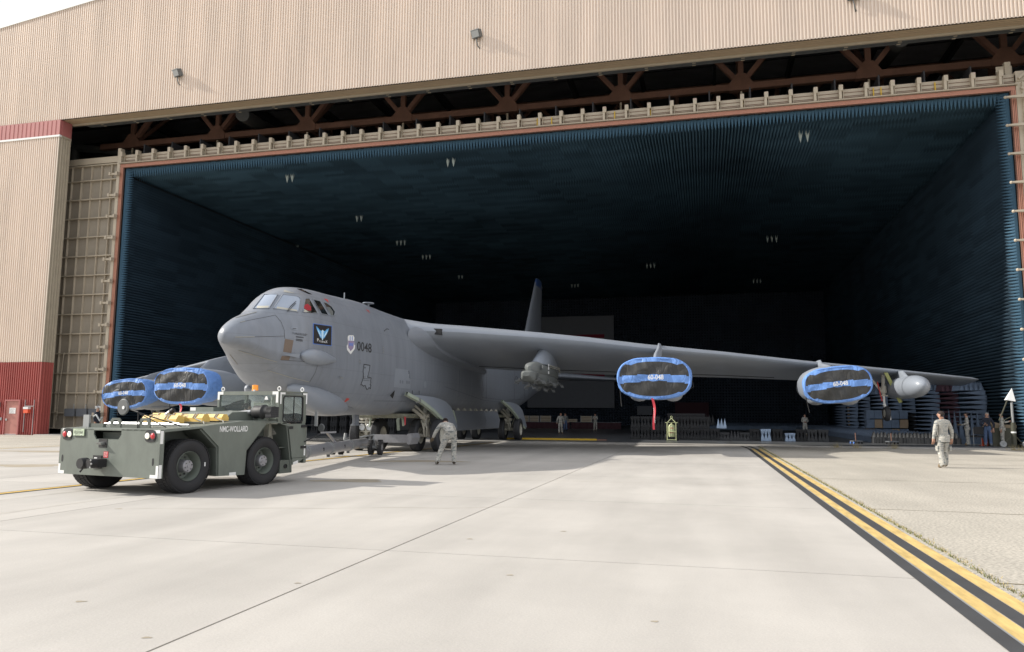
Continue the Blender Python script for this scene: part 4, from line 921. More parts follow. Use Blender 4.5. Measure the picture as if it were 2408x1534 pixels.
for yt_ in (0, 15.3):
    for s_ in (1, -1):
        bx0 = s_*1.37; gr = MB().tube([(bx0*.72, yt_+.15, 2.5), (bx0*.92, yt_, 1.15)], .15).tube([(bx0*.92, yt_, 1.2), (bx0, yt_, .72)], .11).tube([(bx0-.5, yt_, .70), (bx0+.5, yt_, .70)], .09).build('main_gear_strut', 'gear_white', AC, 40)
        MB().tube([(bx0*.9, yt_-.12, 1.35), (bx0*1.05, yt_-.34, 1.0), (bx0, yt_-.18, .66)], .04).tube([(bx0*.9-.14, yt_-.12, 1.35), (bx0*1.05-.14, yt_-.34, 1.0), (bx0-.1, yt_-.18, .66)], .04).build('torque_link', 'gear_white', gr)
        MB().tube([(bx0*.55, yt_-1.3, 2.1), (bx0*.92, yt_-.1, 1.4)], .08).tube([(bx0*.55+.2, yt_-1.5, 2.25), (bx0*.92+.1, yt_-.1, 1.5)], .05).tube([(bx0*.5, yt_+1.3, 2.1), (bx0*.92, yt_+.1, 1.4)], .07).build('drag_strut', 'gear_white', gr)
        b = MB()
        for k in range(16):
            a0 = Vector((bx0*.9+random.uniform(-.28,.28), yt_+random.uniform(-.3,.1), random.uniform(.8,2.0)))
            b.tube([a0, a0+Vector((random.uniform(-.15,.15), random.uniform(-.1,.1), random.uniform(-.35,.35))), a0+Vector((random.uniform(-.25,.25), random.uniform(-.2,.2), random.uniform(-.5,.5)))], .018, 5)
        b.build('hydraulic_line', 'gear_bay', gr)
        b = MB()
        for k in range(7): a0 = (bx0*.9+random.uniform(-.2,.2), yt_-.1+random.uniform(-.15,.1), random.uniform(1.0,1.7)); b.box(a0[0]-.09, a0[0]+.09, a0[1]-.08, a0[1]+.08, a0[2]-.07, a0[2]+.07)
        b.build('actuator', 'gear_white', gr)
        for q in (-.49, .49): tyre('main_tyre', bx0+q, yt_, .70, parent=AC)
    # open wheel bay under the belly
    MB().box(-1.05, 1.05, yt_-2.2, yt_+1.7, 1.5, 1.62).build('wheel_bay', 'gear_bay', AC)
    b = MB()
    for k in range(12): b.box(-1.0, 1.0, yt_-2.1+.32*k, yt_-2.05+.32*k, 1.44, 1.52)
    b.build('bay_rib', 'gear_bay', AC)
# headlamps between the front starboard wheels
for k, (dx, dz, r) in enumerate(((-.17,1.02,.16),(.17,1.02,.16),(-.2,1.42,.11),(0,1.43,.11),(.2,1.43,.11))):
    MB().lathe([(0,-.02),(r*.8,-.03),(r,0),(r,.10),(r*.5,.2)], (-1.37+dx, -.42, dz), 'y', 20).build('landing_light', 'galvanised' if k < 2 else 'gear_white', AC, 40)
MB().tube([(-1.37,-.3,1.8),(-1.37,-.3,.7)], .09).box(-1.75,-1.0,-.38,-.28,1.22,1.28).box(-1.75,-1.0,-.38,-.28,.82,.86).build('light_frame', 'gear_white', AC)
# curved gear doors
def gdoor(out, y_off, s_, name='gear_door'):
    """out: outline (y,z); skin bulges outward and downward"""
    zt = max(p[1] for p in out); zb = min(p[1] for p in out)
    X = lambda z: s_*(1.55+.42*max(0., (zt-z)/(zt-zb))**.7)
    b = bmesh.new(); f = b.faces.new([b.verts.new((X(p[1]), p[0]+y_off, p[1])) for p in out]); bmesh.ops.triangulate(b, faces=[f])
    bmesh.ops.subdivide_edges(b, edges=b.edges[:], cuts=2, use_grid_fill=True)
    for v in b.verts: v.co.x = X(v.co.z)
    r = bmesh.ops.extrude_face_region(b, geom=b.faces[:])
    for v in [g_ for g_ in r['geom'] if isinstance(g_, bmesh.types.BMVert)]: v.co.x += s_*.06
    me = bpy.data.meshes.new(name); b.to_mesh(me); b.free(); bm_fix(me); me.materials.append(MATS['aircraft_grey_light']); me.shade_smooth(); me.set_sharp_from_angle(angle=R(30))
    return link(name, me, AC)
dfo = [(-3.25,2.38),(-1.34,2.38),(-.3,2.36),(.75,2.28),(1.4,2.16),(1.91,1.94),(2.05,1.6),(2.2,1.15),(2.2,.98),(1.46,.90),(.9,1.05),(.1,1.42),(-.74,1.76),(-1.88,2.10),(-2.7,2.25)]
for s_ in (1, -1):
    for yo, k in ((0, 1.0), (15.1, .92)):
        d_ = gdoor([(p[0]*k, 2.38+(p[1]-2.38)*(1.0 if yo == 0 else 1.12)) for p in dfo], yo, s_)
        rim_ = [(-3.25,2.36),(-2.7,2.23),(-1.88,2.07),(-.74,1.72),(.1,1.38),(.9,1.0),(1.46,.87)]
        P = []; Q = []
        kk = 1.0 if yo == 0 else 1.12
        for y, z in rim_:
            z = 2.38+(z-2.38)*kk; xx = s_*(1.55+.42*((2.38-z)/1.48)**.7) if z < 2.38 else s_*1.55
            P.append((xx+s_*.07, y*k+yo, z)); Q.append((xx+s_*.06, y*k+yo+.11, z+.12))
        MB().loft([P, Q, [(q[0]-s_*.10, q[1], q[2]) for q in Q], [(p[0]-s_*.12, p[1]-.02, p[2]-.02) for p in P], P], 0, False, False).build('door_rim', 'zinc_green', d_, 0)
        if yo == 0 and s_ == 1:
            MB().lathe([(0,-.02),(.11,-.02),(.12,.02),(.12,.1)], (1.66, -2.15, 2.17), 'y', 16).build('taxi_light', 'galvanised', d_, 40)
    # bomb bay door hanging open
    bd = MB().prism([(1.30*s_, 1.80), (1.36*s_, 1.80), (1.52*s_, 1.3), (1.46*s_, .82), (1.40*s_, .82), (1.45*s_, 1.3)], 'y', 3.6, 9.0).build('bomb_bay_door', 'aircraft_grey_dark', AC, 30)
    bd = MB().prism([(1.30*s_, 1.80), (1.36*s_, 1.80), (1.52*s_, 1.3), (1.46*s_, .82), (1.40*s_, .82), (1.45*s_, 1.3)], 'y', 9.04, 12.0).build('bomb_bay_door', 'aircraft_grey', AC, 30)
    MB().prism([(1.26*s_, 1.82), (1.38*s_, 1.82), (1.54*s_, 1.3), (1.48*s_, .80), (1.34*s_, .80), (1.38*s_, 1.3)], 'y', 3.5, 3.6).build('door_end', 'zinc_green', AC, 0)
    for k in range(8): MB().prism([(4.2+k*1.05, 1.92), (4.5+k*1.05, 1.80), (3.98+k*1.05, 1.80)], 'x', s_*1.36, s_*1.42).build('hinge', 'gear_white', AC)
for x_, y_ in ((-2.1,-.2),): MB().prism([(y_,1.72),(y_+.55,1.72),(y_+.45,.95),(y_+.1,.95)], 'x', x_-.05, x_).build('gear_door', 'zinc_green', AC)
MB().box(-.05,.05,-4.6,-4.2,1.18,1.58).box(-.1,.1,-4.65,-4.1,1.16,1.2).build('blade_antenna', 'aircraft_grey', AC)
MB().tube([(-.9,-.9,1.65),(-.95,-.95,1.05)], .05).tube([(.5,-.9,1.65),(.6,-.95,1.1)], .05).build('drain_mast', 'zinc_green', AC)
MB().add([(1.0,-1.9,1.5),(1.08,-1.9,1.5),(1.07,-1.9,1.15),(1.02,-1.9,1.15)], [(0,1,2,3)]).build('red_streamer', 'streamer_red', AC)
# pilot in the side window
# ---------------- engine covers
def cover(l, y0, zc, wd, ht, dep, label, tilt=0):
    r = thing('engine_cover', label, 'engine cover', tuple(AM @ Vector((l, y0, zc))), -PHD, 'blue and black cloth covers on the engine intakes')
    def rg(y, w_, h_, k=0, e=2.6):
        P = srect(0, y, 0, w_, h_, 56, e)
        return [(p[0]*(1+.012*math.sin(p[2]*9+k)), p[1]+.02*math.sin(p[0]*7+k)+.02*math.sin(p[2]*11+p[0]*5), p[2]*(1+.012*math.sin(p[0]*8+k))-(.05*(1-(p[0]*2/w_)**2) if p[2] > 0 else -.02*(1-(p[0]*2/w_)**2))) for p in P]
    b = MB().loft([rg(dep, wd*.985, ht*.985, 3), rg(dep*.6, wd*1.0, ht*1.0, 5), rg(.12, wd*1.0, ht*1.0, 1), rg(.02, wd*.985, ht*.975, 2), rg(-.06, wd*.955, ht*.935, 2)], 0, False)
    b.build('sleeve', 'cover_blue', r, 60)
    # face: grid inside the outline, bulging and creased
    V = []; F = []; mi = []; nu, nv = 56, 34
    def W(u, v):
        x = (2*u-1); z = (2*v-1); k = (abs(x)**2.6+abs(z)**2.6)**(1/2.6); m_ = max(abs(x), abs(z))
        if k > 0: x, z = x*m_/k, z*m_/k
        X, Z = x*wd*.480, z*ht*.470; rr = (abs(x)**2.6+abs(z)**2.6)
        crease = .035*math.sin(X*2.9+Z*2.2+l)+.022*math.sin(X*6.1-Z*5.7+2*l)+.012*math.sin(X*15+7*Z+l)+.02*abs(math.sin(X*1.7-Z*3.1+l))
        return (X, -.06-.07*(1-rr)+crease*(1-rr)**.5*.9 if rr < 1 else -.06, Z-(.05*(1-x*x) if Z > 0 else 0)*abs(z))
    for i in range(nu+1):
        for j in range(nv+1): V.append(W(i/nu, j/nv))
    parts_ = {'front_panel': [], 'mid_band': [], 'rim_band': []}
    for i in range(nu):
        for j in range(nv):
            f = (i*(nv+1)+j, (i+1)*(nv+1)+j, (i+1)*(nv+1)+j+1, i*(nv+1)+j+1)
            u, v = (i+.5)/nu*2-1, (j+.5)/nv*2-1; mid = v-.10*(-1 if l > 0 else 1)*0+.02+.10*u*u
            if max(abs(u)/.95, abs(v)/(.84 if v > 0 else .91)) > 1: parts_['rim_band'].append(f)
            elif -.17 < mid < .19: parts_['mid_band'].append(f)
            else: parts_['front_panel'].append(f)
    for nm, fs in parts_.items():
        if nm == 'front_panel':
            for sgn in (1, -1):
                ff = [f for f in fs if (V[f[0]][2] > 0) == (sgn > 0)]
                o = MB(); o.v = V; o.f = ff; o.m = [0]*len(ff); o = o.build(nm, 'cover_black', r, 80); bmc(o)
        else: o = MB(); o.v = V; o.f = fs; o.m = [0]*len(fs); o = o.build(nm, 'cover_blue', r, 80); bmc(o)
    text_obj('lettering', '60-048', 'white_paint', r, (.08, -.22, .015), (1,0,0), (0,0,1), .20, .020, width=.62)
    b = MB().tube([(wd*.5,dep*.9,-.1),(wd*.52,dep*1.1,-.35),(wd*.40,dep*1.2,-.55)], .018, 5).tube([(-wd*.47,dep,-.3),(-wd*.46,dep*1.1,-.8),(-wd*.45,dep*1.1,-1.15)], .018, 5)
    b.build('tie_cord', 'black', r)
    if tilt: r.rotation_euler = (0, R(tilt), -PHD)
    return r
def bmc(o):
    b = bmesh.new(); b.from_mesh(o.data); bmesh.ops.delete(b, geom=[v for v in b.verts if not v.link_faces], context='VERTS')
    for f in b.faces:
        if f.normal.y > 0: f.normal_flip()
    b.to_mesh(o.data); b.free(); o.data.shade_smooth()
cover(11.12, -.52, 3.12, 2.98, 1.78, .35, 'blue and black engine cover with red streamer, right of the stores pylon')
cover(18.95, 4.98, 3.06, 2.95, 1.72, .25, 'blue and black engine cover tilted beside the outrigger wheel, farthest right', -6)
cover(-10.32, -1.02, 2.85, 3.0, 1.78, .95, 'blue and black engine cover close left of the bomber nose')
cover(-18.2, 4.68, 2.66, 3.0, 1.74, .95, 'blue and black engine cover farthest left, behind the round mirror of the tractor', -4)
def streamer(p, L_, label):
    r = thing('warning_streamer', label, 'streamer', tuple(AM @ Vector(p)), -PHD); P = []; Q = []; n = 14
    for i in range(n+1):
        t = i/n; x = .05*math.sin(t*5)+.10*t; P.append((x-.05+.0*t, .03*math.sin(t*7), -L_*t)); Q.append((x+.05-.02*t, .04*math.sin(t*6+1), -L_*t))
    MB().loft([P, Q], 0, False, False).build('ribbon', 'streamer_red', r, 60)
    text_obj('lettering', 'REMOVE BEFORE FLIGHT', 'white_paint', r, (.07, -.05, -L_*.55), (.06,0,-1), (1,0,.06), .04, width=.6)
streamer((11.05, -.6, 2.30), 1.25, 'red warning streamer hanging below the engine cover in the centre right')
streamer((-10.3, -1.1, 2.02), .7, 'red warning streamer hanging under the engine cover left of the bomber nose')
# ================================================================== tow tractor
TA = R(10.8)
TR = thing('tow_tractor', 'dark green four-wheeled aircraft tow tractor with glazed cab, seen from behind on the left', 'tow tractor', (-11.31, 13.74, 0), -TA)
TM = Matrix.Translation((-11.31, 13.74, 0)) @ Matrix.Rotation(-TA, 4, 'Z')
XL, XRt = -1.62, 1.30; YB = -.81
G, GD = 'tractor_green', 'tractor_green_dark'
# rear plate with notch
rp = [(XL,.34),(XRt,.34),(XRt,1.27),(.21,1.27),(.21,1.16),(.13,1.06),(-.52,1.06),(-.60,1.16),(-.60,1.27),(XL,1.27)]
rear_ = MB().prism(rp, 'y', YB, YB+.03).build('rear_plate', G, TR, 0)
MB().box(-.60, .21, YB+.03, YB+.35, 1.05, 1.07).box(-.52, .10, YB+.35, YB+.37, 1.05, 1.36).build('hitch_recess', GD, rear_, 0)
MB().box(-.42, -.18, YB-.01, YB+.005, .90, 1.07).build('slot', 'black', rear_, 0); MB().prism([(YB-.08,.96),(YB+.1,.96),(YB+.1,1.02),(YB-.12,1.0)], 'x', -.36, -.24).build('hook', 'galvanised', rear_, 0)
dk = [(YB,1.24),(YB,1.27),(.23,1.33),(1.35,1.435),(2.40,1.435),(2.40,1.40),(1.35,1.40),(.23,1.30)]
deck = MB().prism(dk, 'x', XL+.001, XRt-.03).build('deck', G, TR, 0)
for s_, x in ((1, XRt), (-1, XL)):
    sp = [(YB+.03,1.26),(.23,1.325),(1.35,1.43),(2.72,1.40),(2.72,1.38),(2.04,1.37),(1.46,.80),(1.43,.27),(.70,.29),(.67,.90),(.20,1.29),(YB+.03,1.22)]
    MB().prism(sp, 'x', x-.03*s_, x).build('side_panel', G, TR, 0)
    MB().box(min(x, x-.05*s_), max(x, x-.05*s_), YB+.03, YB+.10, .34, 1.24).build('corner_post', G, TR, 0)
    # arch linings
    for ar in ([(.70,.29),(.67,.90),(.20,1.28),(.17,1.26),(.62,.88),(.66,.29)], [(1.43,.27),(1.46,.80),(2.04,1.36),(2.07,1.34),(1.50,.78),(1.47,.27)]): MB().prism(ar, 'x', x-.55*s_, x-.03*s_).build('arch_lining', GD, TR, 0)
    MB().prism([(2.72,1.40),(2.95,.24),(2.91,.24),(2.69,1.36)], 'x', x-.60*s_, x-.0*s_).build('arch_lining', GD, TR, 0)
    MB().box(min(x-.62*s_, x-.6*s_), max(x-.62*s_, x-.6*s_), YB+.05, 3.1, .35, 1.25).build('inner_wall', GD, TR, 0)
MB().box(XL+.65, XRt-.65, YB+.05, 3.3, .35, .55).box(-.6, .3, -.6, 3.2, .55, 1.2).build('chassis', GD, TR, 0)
# bumper and front parts
MB().box(XL, XRt-.01, 3.36, 3.44, .42, 1.3).build('front_plate', G, TR, 0)
MB().box(XRt-.5, XRt-.01, 2.55, 2.95, .22, .52).build('step_box', GD, TR, 0); MB().lathe([(0,0),(.05,0),(.05,.02)], (XRt-.005, 2.72, .38), 'x', 14).build('marker_lamp', 'black', TR)
MB().prism([(2.95,.55),(2.95,.40),(3.12,.42),(3.39,.55)], 'x', XRt-.4, XRt-.0).build('sill_panel', G, TR, 0)
# cab
CYB, CYF, CXL, CZT = 2.42, 3.38, -.62, 2.12
cab = MB().box(CXL, XRt, CYB, CYF+.03, CZT-.035, CZT).build('cab_roof', G, TR, 0)
for k, (x0, x1, y0, y1) in enumerate(((CXL,CXL+.07,CYB,CYB+.07),(XRt-.06,XRt-.002,CYB,CYB+.09),(CXL,CXL+.07,CYF-.07,CYF),(XRt-.06,XRt-.002,CYF-.10,CYF))): MB().box(x0, x1, y0, y1, 1.38, CZT-.035).build('cab_post', G, TR, 0)
MB().box(CXL, XRt-.06, CYB, CYB+.03, 1.38, 1.46).box(CXL+.07, XRt-.06, CYB, CYB+.03, CZT-.09, CZT-.035).build('cab_rear_frame', G, TR, 0)
MB().box(CXL+.07, XRt-.06, CYB+.01, CYB+.018, 1.46, CZT-.09).build('rear_window', 'clear_glass', TR, 0)
MB().box(CXL+.07, XRt-.06, CYF-.02, CYF-.012, 1.40, CZT-.06).build('windscreen', 'clear_glass', TR, 0)
MB().box(CXL, CXL+.03, CYB+.07, CYF-.07, .9, 1.42).build('cab_side', G, TR, 0); MB().box(CXL+.01, CXL+.018, CYB+.07, CYF-.07, 1.42, CZT-.06).build('side_window', 'clear_glass', TR, 0)
door = MB().prism([(CYB+.10,1.36),(CYF-.02,1.36),(CYF-.02,.56),(2.93,.56),(2.78,1.30)], 'x', XRt-.035, XRt+.004).box(XRt-.035, XRt+.004, CYB+.09, CYB+.14, 1.36, 2.06).box(XRt-.035, XRt+.004, CYF-.13, CYF-.08+.06, 1.36, 2.06).box(XRt-.035, XRt+.004, CYB+.14, CYF-.13, 2.01, 2.06).build('cab_door', G, TR, 0)
def rrect(y0, y1, z0, z1, r): 
    P = []
    for cy, cz, a0 in ((y1-r, z1-r, 0), (y0+r, z1-r, 90), (y0+r, z0+r, 180), (y1-r, z0+r, 270)):
        for k in range(5): a = R(a0+22.5*k); P.append((cy+r*math.cos(a), cz+r*math.sin(a)))
    return P
q = rrect(CYB+.13, CYF-.12, 1.39, 2.02, .07); q2 = rrect(CYB+.16, CYF-.15, 1.42, 1.99, .05)
MB().loft([[(XRt+.008, *p) for p in q], [(XRt+.016, *p) for p in q], [(XRt+.016, *p) for p in q2], [(XRt-.02, *p) for p in q2]], 0, False).build('window_seal', 'black', door, 0)
MB().box(XRt-.012, XRt-.006, CYB+.14, CYF-.13, 1.40, 2.01).build('door_window', 'clear_glass', door, 0); MB().box(XRt-.004, XRt+.012, CYB+.50, CYB+.52, 1.42, 1.99).build('window_bar', 'black', door, 0)
for z in (1.30, .80): MB().box(XRt+.004, XRt+.03, CYF-.16, CYF+.02, z-.03, z+.03).build('hinge', 'black', door, 0)
MB().box(XRt+.004, XRt+.02, 2.80, 2.92, 1.24, 1.30).build('door_latch', 'black', door, 0)
# interior, seat and driver
MB().box(1.0, 1.04, 2.48, 2.75, 1.35, 2.0).box(.35, .85, 2.62, 2.72, 1.0, 1.85).box(.35, .85, 2.6, 3.0, .98, 1.08).build('seat', 'cream_interior', TR, 0)  # includes a pale panel added to brighten the view through the door window
MB().box(-.4, 1.1, 3.2, 3.3, 1.0, 1.5).build('dashboard', 'black', TR, 0); MB().box(CXL+.1, XRt-.1, 2.5, 3.35, .8, .82).build('cab_floor', GD, TR, 0)
MB().box(-.42, -.1, CYF-.05, CYF-.04, 1.58, 1.9).build('paper_notice', 'white_paint', TR, 0); MB().box(.0, .38, CYF-.05, CYF-.04, 1.7, 1.92).build('paper_notice', 'cream_interior', TR, 0)
MB().add([(.86,CYB-.004,1.92),(.98,CYB-.004,1.92),(.94,CYB-.004,2.0),(.90,CYB-.004,2.0)], [(0,1,2,3)]).build('label', 'white_paint', TR, 0)
# white corner marks
def mark(pts, name='corner_mark', par=TR): MB().add(pts, [tuple(range(len(pts)))]).build(name, 'white_paint', par, 0)
def Lxz(x, z, sx, sz, y, a=.19, b_=.20, t=.065): 
    P = [(x,z),(x+sx*a,z),(x+sx*a,z+sz*t),(x+sx*t,z+sz*t),(x+sx*t,z+sz*b_),(x,z+sz*b_)]; mark([(p[0], y, p[1]) for p in P])
def Lyz(y, z, sy, sz, x, a=.19, b_=.22, t=.06):
    P = [(y,z),(y+sy*a,z),(y+sy*a,z+sz*t),(y+sy*t,z+sz*t),(y+sy*t,z+sz*b_),(y,z+sz*b_)]; mark([(x, p[0], p[1]) for p in P])
ye = YB-.004
Lxz(XL+.005,.345,1,1,ye); Lxz(XRt-.005,.345,-1,1,ye,.22,.24); mark([(XL+.06,ye,1.205),(XL+.22,ye,1.205),(XL+.22,ye,1.265),(XL+.06,ye,1.265)]); mark([(XRt-.20,ye,1.205),(XRt-.005,ye,1.205),(XRt-.005,ye,1.265),(XRt-.20,ye,1.265)])
mark([(XRt+.004,YB,.345),(XRt+.004,YB+.07,.345),(XRt+.004,YB+.07,.60),(XRt+.004,YB,.60)]); mark([(XRt+.004,YB,1.0),(XRt+.004,YB+.07,1.0),(XRt+.004,YB+.07,1.25),(XRt+.004,YB,1.25)])
Lxz(CXL+.01,CZT-.01,1,-1,CYB-.005,.18,.19); Lxz(XRt-.02,CZT-.01,-1,-1,CYB-.005,.18,.26,.07)
Lyz(CYB+.02,CZT-.03,1,-1,XRt+.018,.17,.27,.045); Lyz(CYF,CZT-.03,-1,-1,XRt+.018,.15,.26,.045)
mark([(XRt+.004,.99,.28),(XRt+.004,1.18,.28),(XRt+.004,1.18,.345),(XRt+.004,.99,.345)]); mark([(XRt+.012,3.33,.60),(XRt+.012,3.385,.60),(XRt+.012,3.385,.85),(XRt+.012,3.33,.85)]); mark([(XRt+.012,2.97,.40),(XRt+.012,3.14,.43),(XRt+.012,3.14,.50),(XRt+.012,2.97,.46)])
# lamps
for xc, order in ((-1.39, ('tail_red', 'tail_white')), (1.04, ('tail_white', 'tail_red'))):
    P = [(xc+.15*max(-.5, min(.5, math.cos(a)*1.0))+.08*math.cos(a), 1.15+.12*math.sin(a)) for a in np.linspace(0, 2*math.pi, 25)[:-1]]
    bz = MB().prism(P, 'y', YB-.012, YB).build('lamp_housing', 'black', TR, 0)
    for k in (0, 1):
        c = (xc-.075+.15*k, YB-.012, 1.15); MB().lathe([(0,-.035),(.03,-.03),(.055,-.018),(.062,0)], c, 'y', 24).build('lamp_lens', order[k], bz, 60)
        MB().lathe([(.062,-.01),(.07,-.01),(.07,.0)], c, 'y', 24).build('lamp_ring', 'grey_steel', bz)
pl = MB().box(-1.19, -.86, YB-.03, YB-.015, 1.125, 1.265).build('number_plate', 'plate_green', TR, 0)
text_obj('lettering', '10L01064', 'stencil_black', pl, (-1.025, YB-.033, 1.195), (1,0,0), (0,0,1), .065, .0, width=.26)
text_obj('lettering', 'U.S. GOVERNMENT', 'stencil_black', pl, (-1.025, YB-.033, 1.25), (1,0,0), (0,0,1), .014); text_obj('lettering', 'FOR OFFICIAL USE ONLY', 'stencil_black', pl, (-1.025, YB-.033, 1.14), (1,0,0), (0,0,1), .011)
for k in (-.1, .1): MB().lathe([(0,-.01),(.009,-.005),(.009,0)], (-1.025+k, YB-.03, 1.142), 'y', 8).build('screw', 'galvanised', pl)
MB().box(-1.16, -.83, YB-.005, YB-.001, 1.09, 1.26).build('plate_backing', GD, TR, 0)
rs = MB().box(-.26, -.13, YB-.006, YB-.001, .70, .82).build('red_notice', 'tail_red', TR, 0)
for k in range(4): text_obj('lettering', ['DANGER', 'DO NOT STAND', 'BETWEEN TRACTOR', 'AND AIRCRAFT'][k], 'white_paint', rs, (-.195, YB-.009, .80-.026*k), (1,0,0), (0,0,1), .013, .02, width=.10)
for xh in (-1.51, 1.14): MB().loft([[(xh+.028*math.cos(a), YB-.003, .655+.055*math.sin(a)+.02*(1 if math.sin(a) > 0 else -1)) for a in np.linspace(0, 6.0, 14)]]).build('drain_slot', 'black', TR, 0)
# pintle hitch
hp = MB().box(-.55, -.30, YB-.02, YB, .48, .74).box(-.46,-.15,YB-.34,YB-.01,.52,.68).lathe([(.0,-.05),(.10,-.05),(.11,0),(.11,.1),(0,.1)], (-.40,YB-.36,.60), 'y', 16).lathe([(0,-.04),(.09,-.04),(.09,.1),(0,.1)], (-.18,YB-.34,.60), 'y', 16).build('tow_hitch', 'black', TR, 40)
for x, z in ((-.12,.67),(-.10,.60),(-.13,.53)): MB().lathe([(0,-.02),(.018,-.015),(.018,.0)], (x, YB-.37, z), 'y', 10).build('bolt', 'galvanised', hp)
MB().box(-.50,-.42,YB-.03,YB-.015,.60,.70).build('hitch_slot', 'white_paint', hp, 0); MB().tube([(-.32,YB-.4,.5),(-.36,YB-.42,.44)], .02).build('lever', 'black', hp)
# lifting plates and bits on the deck
for x in (-.55, .30):
    P = [(x,1.26),(x,1.44),(x+.05,1.49),(x+.26,1.49),(x+.31,1.44),(x+.31,1.26)]; I = [(x+.07,1.36),(x+.10,1.33),(x+.22,1.33),(x+.25,1.36),(x+.25,1.41),(x+.21,1.44),(x+.09,1.44),(x+.07,1.42)]
    y0, y1 = YB+.32, YB+.345; b = MB()
    # plate with slot built as a ring of quads
    O = [(x,1.26),(x+.155,1.26),(x+.31,1.26),(x+.31,1.44),(x+.26,1.49),(x+.05,1.49),(x,1.44),(x,1.36)]; In = [(x+.09,1.34),(x+.155,1.33),(x+.22,1.34),(x+.25,1.39),(x+.21,1.44),(x+.10,1.44),(x+.06,1.40),(x+.06,1.37)]
    b.loft([[(p[0],y0,p[1]) for p in O], [(p[0],y0,p[1]) for p in In], [(p[0],y1,p[1]) for p in In], [(p[0],y1,p[1]) for p in O], [(p[0],y0,p[1]) for p in O]], 0, False); b.build('lifting_plate', GD, TR, 0)
MB().box(-.35,.32,YB+.33,YB+.36,1.27,1.37).build('deck_rail', GD, TR, 0)
MB().box(-1.35,-1.17,-.52,-.48,1.29,1.55).build('bracket_plate', 'pale_steel', TR, 0); MB().box(-1.17,-.75,-.5,-.42,1.29,1.37).build('tray', GD, TR, 0); MB().tube([(-1.15,-.45,1.5),(-1.05,-.45,1.55),(-.98,-.45,1.48),(-.92,-.45,1.42),(-.86,-.45,1.5)], .018).build('hose', 'pale_steel', TR)
MB().tube([(-1.55,.15,1.35),(.99,.15,1.35)], .03, 12).build('steel_pole', 'galvanised', TR, 40); MB().tube([(-1.55,.25,1.38),(.6,.25,1.38)], .02, 10).build('steel_pole', 'galvanised', TR, 40)
MB().tube([(-.12,.5,1.35),(-.12,.5,1.50),(-.09,.52,1.57),(.0,.55,1.63),(.04,.56,1.65)], .048, 14).build('exhaust_stack', 'galvanised', TR, 40); MB().tube([(-.02,.545,1.615),(.055,.565,1.665)], .056, 14).build('exhaust_tip', 'black', TR, 40)
mi = MB().tube([(.28,-.5,1.28),(.27,-.5,1.62)], .012).tube([(.27,-.5,1.61),(-.1,-.52,1.70)], .016).tube([(.28,-.5,1.60),(1.05,-.1,1.33)], .012).tube([(.3,-.5,1.58),(.85,-.3,1.31)], .010).build('mirror_stay', 'black', TR)
MB().lathe([(0,0),(.15,.0),(.17,.02),(.15,.045),(.05,.06),(0,.06)], (-.14, -.55, 1.71), 'y', 24).build('round_mirror', 'grey_steel', mi, 40); MB().lathe([(0,-.01),(.035,-.01),(.035,0)], (-.10,-.555,1.70), 'y', 12).build('mirror_boss', 'white_paint', mi)
# engine cover, boxes, air cleaner
MB().prism([(1.25,1.43),(1.55,1.62),(2.38,1.66),(2.38,1.43)], 'x', -.9, .75).build('bonnet', 'pale_steel' if False else G, TR, 0)
MB().box(-1.05,-.30,2.0,2.35,1.44,1.74).build('battery_box', G, TR, 0); mark([(-1.04,1.996,1.655),(-.86,1.996,1.655),(-.86,1.996,1.73),(-1.04,1.996,1.73)])
MB().box(.10,1.0,2.18,2.36,1.43,1.66).build('grille_box', G, TR, 0)
for x in (.16,.42,.62,.85):
    for z in (1.50,1.60): MB().box(x,x+.11,2.174,2.18,z-.018,z+.018).build('grille_slot', 'black', TR, 0)
mark([(.0,2.170,1.60),(.13,2.170,1.60),(.13,2.170,1.655),(.0,2.170,1.655)])
MB().tube([(.28,1.9,1.45),(.48,1.95,1.56),(.60,2.02,1.61),(.80,2.08,1.63)], .055, 14).build('intake_pipe', 'galvanised', TR, 40)
ac_ = MB().lathe([(.06,-.36),(.06,-.27),(.12,-.26),(.15,-.22),(.15,-.02),(.17,0),(.17,.05),(.15,.07),(.13,.10),(.13,.33)], (1.12,2.12,1.63), 'x', 24, 0, True).build('air_cleaner', 'black', TR, 40)
MB().box(1.30,1.46,2.0,2.25,1.51,1.75).build('pre_cleaner', 'dark_steel', ac_, 0)
b = MB()
for i in range(5):
    for j in range(5): b.box(1.462,1.466,2.015+.048*i,2.045+.048*i,1.525+.046*j,1.552+.046*j); b.box(1.315+.03*i,1.335+.03*i,1.995,1.999,1.525+.046*j,1.552+.046*j)
b.build('grid', 'black', ac_, 0)
MB().box(1.0,1.25,2.08,2.16,1.43,1.5).build('mount', G, ac_, 0)
# beacon, eyes, mirrors
be = MB().lathe([(0,0),(.085,0),(.085,.03),(.0,.03)], (.20,2.8,CZT), 'z', 18).build('beacon_base', 'pale_steel', TR, 40); MB().lathe([(.075,.03),(.07,.16),(.0,.17)], (.20,2.8,CZT), 'z', 18).build('beacon_lens', 'amber', be, 40)
for x, y in ((CXL+.12,CYB+.05),(XRt-.04,CYB+.04),(XRt-.04,CYF-.12)):
    MB().loft([[(x+.045*math.cos(a)+.013*math.cos(a)*math.cos(c), y+.013*math.sin(c), CZT+.055+.045*math.sin(a)+.013*math.sin(a)*math.cos(c)) for c in np.linspace(0,2*math.pi,7)[:-1]] for a in np.linspace(0,2*math.pi,15)], 0, False).build('lifting_eye', 'white_paint', TR, 60)
MB().lathe([(0,0),(.02,0),(.02,.04),(0,.04)], (.5,2.46,CZT), 'z', 8).build('roof_bolt', 'white_paint', TR)
